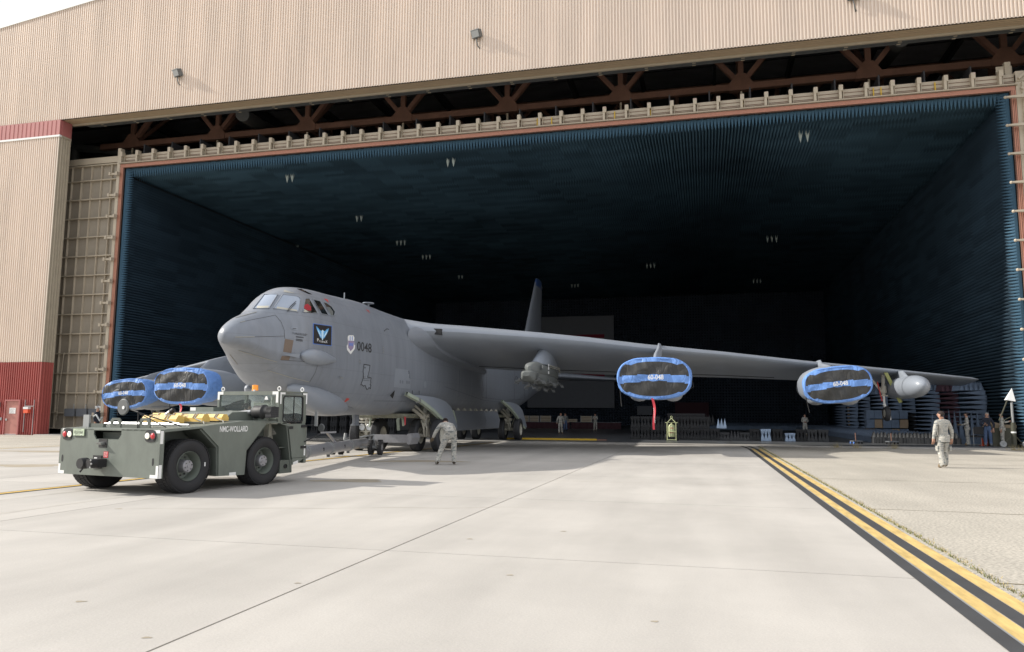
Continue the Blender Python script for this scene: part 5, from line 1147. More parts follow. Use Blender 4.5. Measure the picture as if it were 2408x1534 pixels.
ma = MB().tube([(XRt,3.36,1.32),(1.55,3.5,1.33)], .012).tube([(XRt,3.34,.92),(1.42,3.5,1.02),(1.60,3.58,1.13)], .014).build('mirror_arm', 'black', TR)
MB().box(1.50,1.57,3.46,3.50,1.30,1.66).build('square_mirror', 'pale_steel', ma, 0); MB().lathe([(0,0),(.09,0),(.10,.02),(.04,.05),(0,.05)], (1.62,3.56,1.26), 'y', 20).build('round_mirror', 'grey_steel', ma, 40)
# lettering on the side
text_obj('lettering', 'NMC-WOLLARD', 'white_paint', TR, (XRt+.006, 1.07, 1.265), (0,1,0), (0,0,1), .125, .022, width=.80)
# wheels
def truck_wheel(x, y, sgn):
    Rr, g = .535, .21
    pr = [(.30,-g*.8),(.33,-g),(.44,-g*1.05),(.50,-g*.98),(.53,-g*.80),(.535,-g*.4),(.535,g*.4),(.53,g*.80),(.50,g*.98),(.44,g*1.05),(.33,g),(.30,g*.8)]
    t = MB().lathe(pr, (0,0,0), 'x', 60).build('tyre', 'rubber', TR, 50); t.location = (x, y, .535)
    b = MB(); n = 46
    for k in range(n):
        a = 2*math.pi*k/n
        for row, (x0, x1) in enumerate(((-g*.95,-g*.55),(-g*.5,-g*.04),(g*.04,g*.5),(g*.55,g*.95))):
            aa = a+(.5 if row % 2 else 0)*2*math.pi/n; r0, r1 = .520, .543 if row in (1,2) else .536; w_ = .030
            c, s = math.cos(aa), math.sin(aa); P = []
            for rr in (r0, r1):
                for dx, dt in ((x0,-w_),(x1,-w_),(x1,w_),(x0,w_)): P.append((dx, rr*c-dt*s, rr*s+dt*c))
            b.add(P, [(4,5,6,7),(0,1,5,4),(1,2,6,5),(2,3,7,6),(3,0,4,7)])
    stuff(b.build('tread', 'rubber', t, 0))
    s = sgn
    rm = MB().lathe([(.30,g*.85*s),(.29,g*.9*s),(.27,g*.6*s),(.25,-g*.2*s),(.12,-g*.3*s),(.0,-g*.3*s)], (0,0,0), 'x', 40).build('rim', 'rim_green', t, 40)
    h = MB().lathe([(.13,-g*.3*s),(.13,g*.35*s),(.125,g*.72*s),(.11,g*.8*s),(.0,g*.8*s)], (0,0,0), 'x', 28).lathe([(.03,g*.8*s),(.03,g*.86*s),(0,g*.86*s)], (0,0,0), 'x', 12).build('hub', 'hub_grey', t, 30)
    b = MB()
    for k in range(12): a = 2*math.pi*k/12; b.lathe([(.018,-g*.3*s),(.018,-g*.05*s),(0,-g*.05*s)], (0, .19*math.cos(a), .19*math.sin(a)), 'x', 6)
    for k in range(6): a = 2*math.pi*k/6+.3; b.lathe([(.013,g*.8*s),(.013,g*.86*s),(0,g*.86*s)], (0, .085*math.cos(a), .085*math.sin(a)), 'x', 6)
    b.build('wheel_nuts', 'grey_steel', t, 0)
    if sgn > 0 and y < 1: MB().box(g*1.02,g*1.06,.30,.325,-.02,.06).build('mark', 'white_paint', t, 0).location = (0,.06,0)
    return t
truck_wheel(1.06, -.03, 1); truck_wheel(1.06, 2.08, 1); truck_wheel(-1.38, -.03, -1); truck_wheel(-1.38, 2.08, -1)
# yellow wheel chocks tied on the deck
def chock(x0, x1, y, z, label, txt, rz=0., r=.095):
    t = thing('wheel_chock', label, 'wheel chock', tuple(TM @ Vector(((x0+x1)/2, y, z))), -TA+rz, 'yellow timber chocks on the tractor deck')
    L_ = (x1-x0)/2; P = [(r*1.05*math.cos(a), r*math.sin(a)) for a in np.linspace(R(22), R(22+360), 7)[:-1]]
    P = [(-r*1.1,-r*.85),(r*1.1,-r*.85),(r*1.15,0),(r*.55,r*.85),(-r*.55,r*.85),(-r*1.15,0)]
    MB().prism([(p[0], p[1]+r) for p in P], 'x', -L_, L_).build('timber', 'chock_yellow', t, 0)
    if txt: text_obj('lettering', txt, 'brown_patch', t, (-L_*.25, -r*.87, r*1.42), (1,0,0), (0,.576,.817), .085, .0)
    for k in (-.55, .35, .50): x = L_*k; MB().tube([(x, -r*1.25, r), (x+.01, -r*.7, r*1.95), (x+.02, r*.7, r*1.95), (x+.03, r*1.2, r)], .012, 5).build('rope', 'rope', t, 40)
    b = MB()
    b.tube([(L_*.5, -r*1.2, r), (L_*.7, -r*1.25, r*.6), (L_+.02, -r*.9, r*.2), (L_+.08, -r*1.3, -.03)], .014, 5)
    b.build('rope', 'rope', t, 40)
chock(-.62, .42, .42, 1.37, 'long yellow chock nearest the camera on the tractor deck, by the exhaust stack', 'EAFB')
chock(-.05, .78, .78, 1.40, 'yellow chock with roped end on the right side of the tractor deck', 'T/A')
chock(-.95, -.10, .95, 1.42, 'yellow chock lying highest at the back of the tractor deck', '', .05)
chock(.30, 1.00, 1.12, 1.42, 'yellow chock with a hexagonal end face beside the intake pipe', '', -.05, .085)

# ================================================================== tow bar
P0 = TM @ Vector((-.16, 3.44, .47)); P1 = Vector((-13.25, 28.6, .46))
TB = thing('tow_bar', 'long grey cylindrical tow bar between the tractor and the bomber front wheels', 'tow bar', tuple(P0))
def tb(b, name, m, s=40, par=None): o = b.build(name, m, par or TB, s); (setattr(o, 'location', -P0) if par is None else None); return o
d_ = (P1-P0).normalized(); sd_ = d_.cross(Vector((0,0,1))).normalized(); LB = (P1-P0).length
at_ = lambda t, x=0, z=0: P0+d_*t+sd_*x+Vector((0,0,z))
tb(MB().tube([at_(-.05), at_(1.0)], .16, 20), 'front_tube', 'hub_grey'); tb(MB().tube([at_(1.0), at_(LB-.2)], .185, 20), 'main_tube', 'hub_grey')
for t in (1.0, 3.6, 6.2, 8.8): tb(MB().tube([at_(t-.06), at_(t+.06)], .215, 20), 'collar', 'pale_steel'); tb(MB().box(*(lambda c: (c.x-.04,c.x+.04,c.y-.04,c.y+.04,c.z-.28,c.z-.17))(at_(t))), 'latch', 'dark_steel', 0)
for t in (1.8, 5.0, 7.6): c = at_(t, .165, .02); tb(MB().box(c.x-.02,c.x+.02,c.y-.05,c.y+.05,c.z-.05,c.z+.05), 'socket', 'black', 0)
tb(MB().bar(at_(7.2,0,.1), at_(6.7,-.2,.50), .10, .05).bar(at_(6.7,-.42,.50), at_(6.7,.1,.52), .08, .06), 'handle_arm', 'hub_grey', 0)
hd = at_(LB-.2)
tb(MB().box(hd.x+.15, hd.x+1.62, hd.y+.5, hd.y+.75, .46, .78), 'cross_beam', 'hub_grey', 0)
tb(MB().prism([(hd.x+1.62, .40), (hd.x+1.72, .40), (hd.x+1.84, .66), (hd.x+1.76, .84), (hd.x+1.62, .82)], 'y', hd.y+.4, hd.y+1.3), 'end_plate', 'hub_grey', 0)
tb(MB().bar(hd, (hd.x, hd.y+.9, hd.z-.1), .4, .3), 'yoke', 'pale_steel', 0)
dw = at_(LB-1.6)
tb(MB().tube([dw+sd_*-.95+Vector((0,0,-.12)), dw+sd_*.95+Vector((0,0,-.12))], .06), 'axle', 'pale_steel')
for x in (-.92, -.60, .55, .90):
    c = dw+sd_*x+Vector((0,0,-.12)); t = MB().lathe([(.12,-.07),(.24,-.085),(.275,-.06),(.28,0),(.275,.06),(.24,.085),(.12,.07)], (0,0,0), 'x', 28).build('dolly_tyre', 'rubber', TB, 50); t.location = c-P0; t.rotation_euler = (0,0,math.atan2(sd_.y, sd_.x))
    MB().lathe([(.02,-.05),(.12,-.07),(.12,.07),(.02,.05)], (0,0,0), 'x', 16).build('rim', 'hub_grey', t)
    b = MB()
    for k in range(18): a = 2*math.pi*k/18; b.bar((-.08,.275*math.cos(a),.275*math.sin(a)), (.08,.275*math.cos(a+.1),.275*math.sin(a+.1)), .04, .03)
    b.build('tread', 'rubber', t, 0)
tb(MB().tube([dw+sd_*.6+Vector((0,0,.0)), dw+sd_*.6+Vector((0,.1,.35)), dw+sd_*.1+Vector((0,0,.25))], .04), 'jack_link', 'pale_steel'); tb(MB().tube([dw+sd_*-.5+Vector((0,0,.0)), dw+sd_*-.5+Vector((0,.1,.4))], .05), 'jack_link', 'pale_steel')
# ================================================================== people
STAND = dict(pel=(0,0,.95), spi=(0,.01,1.14), che=(0,.0,1.34), nek=(0,0,1.50), jaw=(0,.02,1.57), hed=(0,.01,1.65), top=(0,0,1.72),
  shL=(-.18,0,1.41), elL=(-.25,-.02,1.14), wrL=(-.26,.04,.90), haL=(-.26,.06,.82), shR=(.18,0,1.41), elR=(.25,-.02,1.14), wrR=(.26,.04,.90), haR=(.26,.06,.82),
  hiL=(-.09,0,.90), knL=(-.11,.02,.50), anL=(-.12,0,.11), heL=(-.12,-.05,.05), toL=(-.14,.16,.045), hiR=(.09,0,.90), knR=(.11,.02,.50), anR=(.12,0,.11), heR=(.12,-.05,.05), toR=(.14,.16,.045))
RAD = dict(pel=.150, spi=.140, che=.150, nek=.062, jaw=.072, hed=.092, top=.060, sh=.078, el=.064, wr=.046, ha=.036, hi=.115, kn=.092, an=.078, he=.062, to=.056)
BON = [('pel','spi','shirt'),('spi','che','shirt'),('che','nek','shirt'),('nek','jaw','skin'),('jaw','hed','skin'),('hed','top','hair')]
for s_ in 'LR': BON += [('che','sh'+s_,'shirt'),('sh'+s_,'el'+s_,'shirt'),('el'+s_,'wr'+s_,'shirt'),('wr'+s_,'ha'+s_,'hand'),('pel','hi'+s_,'pants'),('hi'+s_,'kn'+s_,'pants'),('kn'+s_,'an'+s_,'pants'),('an'+s_,'he'+s_,'boot'),('an'+s_,'to'+s_,'boot')]
def person(label, loc, rz, pose={}, mats_=None, scale=1., hair='hair_dark', cap=None, fingers=True, headturn=0., group=None, look=(0,1,0)):
    J = dict(STAND); J.update(pose); J = {k: Vector(v) for k, v in J.items()}
    M = dict(shirt='camo', pants='camo', skin='skin', hair=hair, hand='skin', boot='boot'); M.update(mats_ or {})
    keys = list(J); idx = {k: i for i, k in enumerate(keys)}; V = [tuple(J[k]) for k in keys]; E = [(idx[a], idx[b]) for a, b, _ in BON]
    rad = [RAD.get(k, RAD.get(k[:2], .05)) for k in keys]; seg = [(J[a], J[b], t) for a, b, t in BON]
    hd = (J['top']-J['jaw']).normalized(); fwd_ = Vector(look); fwd_ = (fwd_-hd*fwd_.dot(hd)).normalized(); sid = fwd_.cross(hd)
    def ext(p, par, r, t): V.append(tuple(p)); rad.append(r); E.append((par, len(V)-1)); seg.append((Vector(V[par]), Vector(p), t)); return len(V)-1
    ext(J['hed']+fwd_*.112-hd*.02, idx['hed'], .016, 'skin')
    for s in (1, -1): ext(J['hed']+sid*s*.098-hd*.02, idx['hed'], .016, 'skin')
    if fingers:
        for s, sg in (('L',-1),('R',1)):
            h = J['ha'+s]; d = (h-J['wr'+s]).normalized(); x = d.cross(Vector((0,1,.2))).normalized()
            for k, (o, L_) in enumerate(((-.028,.075),(-.010,.085),(.010,.08),(.028,.065))):
                a = ext(h+d*.03+x*o*1.1, idx['ha'+s], .011, 'hand'); ext(h+d*(.03+L_)+x*o*1.25+Vector((0,.015,0)), a, .009, 'hand')
            a = ext(h+x*(-.045*sg)+d*.0, idx['ha'+s], .013, 'hand'); ext(h+x*(-.06*sg)+d*.04+Vector((0,.02,0)), a, .011, 'hand')
    me = bpy.data.meshes.new('person'); me.from_pydata(V, E, []); o = bpy.data.objects.new('tmp', me); sc.collection.objects.link(o)
    sk = o.modifiers.new('s', 'SKIN'); sk.use_smooth_shade = True
    for i, v in enumerate(me.skin_vertices[0].data): v.radius = (rad[i], rad[i]); v.use_root = (i == idx['pel'])
    for k, (rx, ry) in dict(pel=(.165,.12), spi=(.145,.11), che=(.175,.12), hed=(.078,.098)).items(): me.skin_vertices[0].data[idx[k]].radius = (rx, ry)
    ss = o.modifiers.new('u', 'SUBSURF'); ss.levels = 2 if fingers else 1; ss.render_levels = ss.levels
    dg = bpy.context.evaluated_depsgraph_get(); m2 = bpy.data.meshes.new_from_object(o.evaluated_get(dg)); bpy.data.objects.remove(o); m2.name = 'person'
    order = ['shirt','pants','skin','hair','hand','boot']; m2.materials.clear()
    for k in order: m2.materials.append(MATS[M[k]])
    def dist(p, a, b):
        ab = b-a; t = max(0, min(1, (p-a).dot(ab)/max(1e-9, ab.length_squared))); return (p-a-ab*t).length
    hc = J['hed']
    for f in m2.polygons:
        c = f.center; best = min(seg, key=lambda s: dist(c, s[0], s[1])-(.03 if s[2] == 'pants' else 0))[2]
        if best in ('skin','hair') and (c-J['jaw']).dot(hd) > -.02:
            q = c-hc; best = 'hair' if (q.dot(hd) > .045 or (q.dot(fwd_) < -.01 and q.dot(hd) > -.06)) else 'skin'
        f.material_index = order.index(best)
    m2.shade_smooth()
    p = link('person', m2, None, loc, rz); p.scale = (scale,)*3; p['label'] = label; p['category'] = 'person'
    if group: p['group'] = group
    def at_head(b, n, m): return b.build(n, m, p, 50)
    # features: eyes and mouth, hair or cap, shirt hem, collar
    for s in (1, -1): e = J['hed']+fwd_*.088+sid*.032*s+hd*.005; MB().ball(tuple(e), .011, 8).build('eye', 'hair_dark', p, 60)
    e = J['jaw']+fwd_*.078+hd*.012; MB().ball(tuple(e), .016, 8, 0, (1.3,.5,.35)).build('mouth', 'red_cloth', p, 60)
    if cap:
        c = J['hed']+hd*.03; rings = []
        for t in (0, .4, .8, 1.15, 1.4): rings.append([c+hd*(.075*math.sin(t))+(sid*math.cos(a)*.095+fwd_*math.sin(a)*.112)*math.cos(t) for a in np.linspace(0, 2*math.pi, 17)[:-1]])
        bb = MB().loft(rings); q = c+hd*.005; bb.add([q+fwd_*.09-sid*.07, q+fwd_*.17-sid*.05-hd*.01, q+fwd_*.17+sid*.05-hd*.01, q+fwd_*.09+sid*.07], [(0,1,2,3)]); bb.build('cap', cap, p, 50)
    else:
        c = J['hed']; rings = []
        for t in (-.15, .3, .7, 1.1, 1.4): rings.append([c+hd*(.02+.092*math.sin(t))+(sid*math.cos(a)*.090+fwd_*(math.sin(a)*.104-.012))*math.cos(t)+(hd*.035*max(0, math.sin(a)) if t < 0 else Vector()) for a in np.linspace(0, 2*math.pi, 17)[:-1]])
        MB().loft(rings).build('hair', hair, p, 60)
    return p
def jacket_hem(p, c, rx, ry, z0, z1, m='camo'):
    rings = []
    for k, z in enumerate(np.linspace(z0, z1, 5)): rings.append([(c[0]+rx*(1.04-.05*k/4+.03*math.sin(3*a+k))*math.cos(a), c[1]+ry*(1.06-.05*k/4+.03*math.sin(4*a))*math.sin(a), z) for a in np.linspace(0, 2*math.pi, 19)[:-1]])
    MB().loft(rings, 0, False).build('jacket_skirt', m, p, 60)
bend = dict(pel=(.18,-.08,.93), spi=(.13,.10,1.08), che=(.05,.30,1.20), nek=(.0,.45,1.27), jaw=(.0,.52,1.29), hed=(.0,.58,1.33), top=(.0,.62,1.39),
  shL=(-.15,.32,1.22), elL=(-.30,.30,1.00), wrL=(-.37,.34,.84), haL=(-.41,.38,.77), shR=(.22,.34,1.20), elR=(.33,.42,1.0), wrR=(.16,.46,.86), haR=(.10,.49,.80),
  hiL=(.07,-.06,.89), knL=(-.10,.02,.50), anL=(-.22,-.03,.11), heL=(-.22,-.09,.05), toL=(-.26,.12,.045), hiR=(.28,-.06,.89), knR=(.28,.03,.50), anR=(.29,-.03,.11), heR=(.29,-.09,.05), toR=(.30,.12,.045))
pb = person('man in camouflage uniform and brown gloves bending forward beside the front wheels', (-8.15,23.5,0), R(19), bend, dict(hand='glove', boot='boot_brown'), 1.03, 'hair_dark', look=(.0,.6,-.8))
MB().loft([[(.18+.185*math.cos(a), -.07+.15*math.sin(a)-.02*k, .84+.07*k) for a in np.linspace(0, 2*math.pi, 17)[:-1]] for k in range(4)], 0, False).build('jacket_skirt', 'camo', pb, 60)
walk = dict(toL=(-.16,.06,.03), anL=(-.13,-.14,.12), heL=(-.13,-.19,.07), knL=(-.11,.0,.50), anR=(.10,.12,.11), heR=(.10,.07,.05), toR=(.12,.27,.05), knR=(.10,.10,.50), jaw=(-.02,.03,1.57), hed=(-.03,.02,1.65), top=(-.02,0,1.73),
  che=(0,.03,1.34), elL=(-.27,-.04,1.14), wrL=(-.30,.0,.90), haL=(-.30,.02,.82), elR=(.28,.0,1.14), wrR=(.30,.06,.90), haR=(.30,.08,.82))
X_ = XatY(2222, 27.4); pw = person('man in grey camouflage walking away alone on the pale apron at right', (X_,27.4,0), R(14), walk, {}, 1.03, 'hair_dark', look=(-.8,.6,0))
jacket_hem(pw, (0,.0), .195, .145, .80, 1.02)
for s in (-1, 1): MB().box(s*.19-.03, s*.19+.03, -.06, .08, .52, .68).build('cargo_pocket', 'camo', pw, 0)
# group by the right edge of the opening
def stand_at(dx, Y, label, rz, pose={}, m={}, sc_=1.0, **k):
    return person(label, (XatY(dx, Y, .06), Y, .06), rz, pose, m, sc_, **k)
p1_ = stand_at(2277, 47.6, 'man in sunlit camouflage, one gloved hand raised, leftmost of three by the right wall', R(75), dict(elL=(-.24,.0,1.15), wrL=(-.16,.26,1.10), haL=(-.14,.34,1.10)), dict(hand='glove'), 1.04)
jacket_hem(p1_, (0,0), .19, .14, .82, 1.0)
p2_ = stand_at(2325, 47.0, 'grey-haired man in dark sweatshirt and jeans with a camera strap, by the black chair', R(160), dict(elR=(.30,.06,1.16), wrR=(.14,.20,1.10), haR=(.08,.22,1.10), elL=(-.30,-.02,1.14), wrL=(-.26,.06,.94)), dict(shirt='navy', pants='jeans', boot='box_grey'), 1.04, hair='hair_grey', look=(.5,.8,0))
MB().tube([(-.10,.13,1.45),(-.02,.16,1.30),(.06,.19,1.16)], .012).box(.03,.12,.17,.25,1.06,1.14).build('camera', 'black', p2_, 0)
p3_ = stand_at(2360, 46.8, 'man in camouflage uniform and dark cap reaching one arm to the antenna mast', R(70), dict(elR=(.32,-.12,1.24), wrR=(.34,-.30,1.30), haR=(.34,-.38,1.32)), {}, 1.04, cap='black')
jacket_hem(p3_, (0,0), .19, .14, .82, 1.0)
stand_at(1318, 64, 'man in camouflage walking toward the camera inside the chamber, nearer of the pair', R(190), walk, {}, 1.0, fingers=False)
stand_at(1329.5, 74, 'bearded man in grey shirt and jeans just behind the walking man inside the chamber', R(185), {}, dict(shirt='map_grey', pants='jeans', boot='black'), 1.0, fingers=False)
stand_at(1400, 77, 'man in camouflage uniform standing alone with folded arms beside the pale crates', R(180), dict(elL=(-.24,.05,1.16), wrL=(.0,.20,1.18), haL=(.08,.2,1.19), elR=(.24,.05,1.16), wrR=(.0,.22,1.22), haR=(-.08,.2,1.22)), {}, 1.0, fingers=False)
stand_at(1894, 66, 'man in camouflage uniform standing behind the low foam blocks below the right engine cover', R(180), dict(wrR=(.05,.22,1.12), haR=(.0,.25,1.1), wrL=(-.05,.22,1.1), haL=(0,.25,1.08)), {}, 1.0, fingers=False)
stand_at(225, 40, 'man in dark blue jacket standing left behind the tractor near the tan door', R(-80), {}, dict(shirt='navy', pants='navy', boot='black'), 1.06, hair='hair_grey')
sit = dict(pel=(0,0,.30), spi=(0,-.02,.50), che=(0,.0,.68), nek=(0,.02,.84), jaw=(0,.04,.90), hed=(0,.04,.97), top=(0,.03,1.04), shL=(-.18,0,.75), shR=(.18,0,.75), elL=(-.24,.16,.55), wrL=(-.14,.36,.58), haL=(-.12,.44,.6), elR=(.24,.16,.55), wrR=(.14,.36,.58), haR=(.12,.44,.6),
  hiL=(-.10,.04,.28), knL=(-.13,.30,.34), anL=(-.13,.34,.11), heL=(-.13,.30,.06), toL=(-.13,.46,.05), hiR=(.10,.04,.28), knR=(.13,.30,.34), anR=(.13,.34,.11), heR=(.13,.30,.06), toR=(.13,.46,.05))
q_ = TM @ Vector((.0,2.72,.82)); person('driver in camouflage uniform seated behind the rear cab window of the tow tractor', tuple(q_), -TA+R(-30), sit, {}, .95, fingers=False)
q_ = TM @ Vector((.86,2.80,.80)); person('second occupant in camouflage seated behind the side door window of the tractor cab', tuple(q_), -TA, sit, {}, .92, fingers=False)

# ================================================================== floor clutter
def fblock_mesh(n=3, wd=.61, h=.55, base=.10, m='foam_black'):
    b = MB().box(-wd/2, wd/2, -wd/2, wd/2, 0, base); p = wd/n
    for i in range(n):
        for j in range(n):
            x, y = -wd/2+p*i, -wd/2+p*j; b.add([(x,y,base),(x+p,y,base),(x+p,y+p,base),(x,y+p,base),(x+p/2,y+p/2,base+h)], [(0,1,4),(1,2,4),(2,3,4),(3,0,4)])
    me_o = b.build('foam_block', m, None, 0); me = me_o.data; bpy.data.objects.remove(me_o); return me
FM = {m: fblock_mesh(3, m=m) for m in ('foam_black', 'foam_charcoal', 'foam_pale', 'foam_slate')}
FS = fblock_mesh(3, .61, .34, .08, 'foam_charcoal'); FSP = fblock_mesh(3, .61, .34, .08, 'foam_pale')
FH = 0
def nested(x, y, z, m, label, group, up=True, both=True, short=False, tilt=0):
    me = (FSP if m == 'foam_pale' else FS) if short else FM[m]; H = .50 if short else .74
    r = thing('foam_absorber', label, 'foam absorber', (x, y, z), random.uniform(-.03,.03)+tilt, group)
    if up or both: link('foam_block', me, r)
    if both or not up: o = link('foam_block', me, r, (0 if not both else .0, 0, H)); o.rotation_euler = (R(180), 0, 0)
    return H
GRP = 'black foam absorber blocks stacked along the threshold'
YB_ = 51.4
def px2x(zx, Y=YB_): return XatY((2400+zx/2.408)/1.701, Y, .06)
base_ids = [345,440,535,632,728,822,917,1013,1108]
names = ['leftmost', 'second from the left', 'third from the left', 'behind the green extinguisher', 'just right of the extinguisher', 'sixth from the left', 'seventh from the left', 'eighth from the left', 'last']
for i, zx in enumerate(base_ids):
    nested(px2x(zx), YB_, .06, 'foam_black', 'black foam block %s, bottom row of the tall stack' % names[i], GRP, both=True)
for i, zx in enumerate(base_ids[:8]):
    nested(px2x(zx), YB_+.02, .81, 'foam_black', 'black foam block %s, second row of the tall stack' % names[i], GRP, both=(i != 3))
for i, zx in enumerate((700,790,880,970,1060)):
    nested(px2x(zx, YB_+.9), YB_+.9, 1.02, 'foam_black', 'black foam block in the rear row above the tall stack, %s from the left' % ('first','second','third','fourth','fifth')[i], GRP, both=(i < 4))
nested(px2x(1175), YB_+.05, .82, 'foam_pale', 'pale blue foam block at the right end of the tall black stack', GRP, both=False)
rowB = [(1200,'foam_charcoal',True,'short black foam block at the left end of the low row'),(1300,'foam_charcoal',False,'grey foam block with tips up in the low row beside the tall stack'),(1393,'foam_charcoal',True,'short dark foam block between grey tips and the taller black block'),(1490,'foam_black',False,'black foam block just left of the white one in the low row'),
  (1597,'foam_pale',False,'sunlit white and pink foam block in the low row under the bomber wing'),(1710,'foam_black',False,'black foam block between the white and the blue blocks'),(1830,'foam_pale',True,'short bright blue foam block in the low row'),(1940,'foam_black',False,'black foam block right of the blue one'),(2045,'foam_charcoal',False,'dark foam block second from the right end of the low row'),(2150,'foam_charcoal',False,'dark foam block at the right end of the low row')]
for zx, m, sh, lab in rowB: nested(px2x(zx), YB_+.1, .06, m, lab, 'foam absorber blocks in the low row', both=(zx != 1300), short=sh)
n_ = 0
for j in range(2):
    for i in range(9):
        dx = 742+22.5*i; n_ += 1
        nested(XatY(dx, 57, .06), 57+.02*j, .06+.75*j, 'foam_black', 'black foam block, %s row under the bomber nose, %s from the left' % (('bottom','top')[j], ('first','second','third','fourth','fifth','sixth','seventh','eighth','ninth')[i]), 'black foam blocks under the bomber nose')
# stacks of foam along the right wall
def fstack(name, label, x0, x1, y0, y1, z0, nrow, m, pitch=.30, tips=None, ln=.62, rows_top=False):
    r = thing(name, label, 'foam stack', ((x0+x1)/2, y0, z0), 0, 'foam stacks by the right wall of the chamber')
    off = (-(x0+x1)/2, -y0, -z0); ncol = max(1, int((x1-x0)/.9)); px = (x1-x0)/ncol
    for k in range(nrow):
        z = z0+pitch*k; b = MB(); sh = random.uniform(-.05,.05)
        for c in range(ncol):
            xx = x0+px*(c+1)+sh; b.box(xx-.10, xx-.02, y0, y1, z+.01, z+pitch-.01)
            ny_ = max(1, int((y1-y0)/pitch)); py = (y1-y0)/ny_
            for j in range(ny_):
                ya = y0+py*j; X0 = xx-.10; b.add([(X0,ya,z),(X0,ya+py,z),(X0,ya+py,z+pitch),(X0,ya,z+pitch),(X0-px*.95,ya+py/2,z+pitch/2)], [(0,1,4),(1,2,4),(2,3,4),(3,0,4)])
        o = b.build('foam_block', m, r, 0); o.location = off
    if tips:
        o = pyr_field('foam_tips', (x0, y0, z0+pitch*nrow), (1,0,0), (0,1,0), (0,0,1), max(1, int((x1-x0)/tips)), max(1, int((y1-y0)/tips)), tips, tips, tips*2.2, m, r, off, .06); stuff(o)
    return r
xr = lambda d, Y: XatY(d, Y, .06)
fstack('foam_stack', 'tallest slate blue foam stack with tips up on top, behind the men at the right', xr(2266,51.8), CX1-.45, 51.8, 53.8, .06, 11, 'foam_slate', .29, .26)
fstack('foam_stack', 'dark maroon foam stack just left of the tallest blue stack', xr(2222,53.5), xr(2262,53.5), 53.5, 55.2, .06, 11, 'foam_maroon', .29, .25)
fstack('foam_stack', 'slate blue foam stack left of the maroon one', xr(2160,60.5), xr(2216,60.5), 60.5, 62, .06, 12, 'foam_slate', .29, .3)
fstack('foam_stack', 'long low blue foam stack on black blocks behind the wing drop tank', xr(2062,64), xr(2158,64), 64, 66, 1.9, 5, 'foam_slate', .29, .3)
fstack('foam_stack', 'black foam stack carrying the long blue one', xr(2092,64.2), xr(2158,64.2), 64.2, 66, .06, 6, 'foam_black', .30)
fstack('foam_stack', 'blue foam stack behind the outrigger wheel', xr(1992,68), xr(2050,68), 68, 70, .06, 11, 'foam_slate', .29)
bs = thing('foam_stack', 'blue and orange striped foam stack right of the outrigger wheel', 'foam stack', (xr(2088,63), 63, .06), 0, 'foam stacks by the right wall of the chamber')
for j in range(3):
    for i in range(5): MB().prism([(-1.45+.58*i,.70*j+.03),(-1.45+.58*i+.56,.70*j+.03),(-1.45+.58*i+.60-.06*(i%2),.70*j+.66),(-1.45+.58*i+.03,.70*j+.66)], 'y', 0, .8).build('foam_block', 'foam_slate' if (i+j*2) % 3 else 'cardboard', bs, 0)
fstack('foam_stack', 'narrow dark foam stack with a wooden post at its right side, deep in the chamber', xr(1968,80), xr(1992,80), 80, 81, .4, 9, 'foam_slate', .26)
tag(MB().box(xr(1998,80)-.08, xr(1998,80)+.08, 80, 80.2, .06, 3.0).build('wooden_post', 'cardboard'), 'thin wooden post beside the narrow dark foam stack', 'post')
# tall upright cones
uc = thing('cone_row', 'row of tall slate blue foam cones standing upright behind the men at right', 'foam cones', (xr(2285,50.6), 50.6, .06))
x0 = xr(2196,50.6); pc = None
for j in range(2):
    for i in range(17):
        X = x0+.30*i+.12*j
        if X > CX1-.7: break
        if pc is None: pc = MB().add([(-.17,-.17,0),(.17,-.17,0),(.17,.17,0),(-.17,.17,0),(0,0,2.0)], [(0,1,4),(1,2,4),(2,3,4),(3,0,4)]).build('foam_cone', 'foam_slate', uc, 0); o = pc
        else: o = pc.copy(); sc.collection.objects.link(o)
        o.parent = uc; o.location = (X-uc.location.x, .45*j, 0); o.scale = (1, 1, random.uniform(.93, 1.05))
# low foam fields on the floor
def field(label, x0, x1, y0, y1, h, m_top, m_front, name='foam_field'):
    r = thing(name, label, 'foam field', ((x0+x1)/2, y0, .06)); off = (-(x0+x1)/2, -y0, -.06)
    o = MB().box(x0+.02, x1, y0+.02, y1, .06, .06+h*.55).build('base', m_front, r, 0); o.location = off
    stuff(pyr_field('foam_tips', (x0, y0, .06+h*.55), (1,0,0), (0,1,0), (0,0,1), int((x1-x0)/.2), int((y1-y0)/.2), .2, .2, h*.5, m_top, r, off, .2))
    b = MB(); n = int((x1-x0)/.16)
    for i in range(n): xx = x0+.16*i; b.box(xx+.01, xx+.15, y0-.03-random.uniform(0,.03), y0+.02, .06, .06+h*random.uniform(.50,.62))
    o = b.build('front_fringe', m_front, r, 0); stuff(o); o.location = off
    return r
field('low black-fronted foam field on the floor behind the walking man', xr(2054,49.6), xr(2262,49.6), 49.6, 50.3, .62, 'foam_charcoal', 'foam_charcoal')
field('low blue foam field reaching deep into the chamber right of the low block row', xr(2050,50.4)+.05, xr(2196,50.6), 50.4, 90, .62, 'foam_slate', 'foam_slate')
field('distant low blue foam field behind the row of black blocks', xr(1640,92), xr(1900,92), 92, 97, .7, 'foam_slate', 'foam_slate')
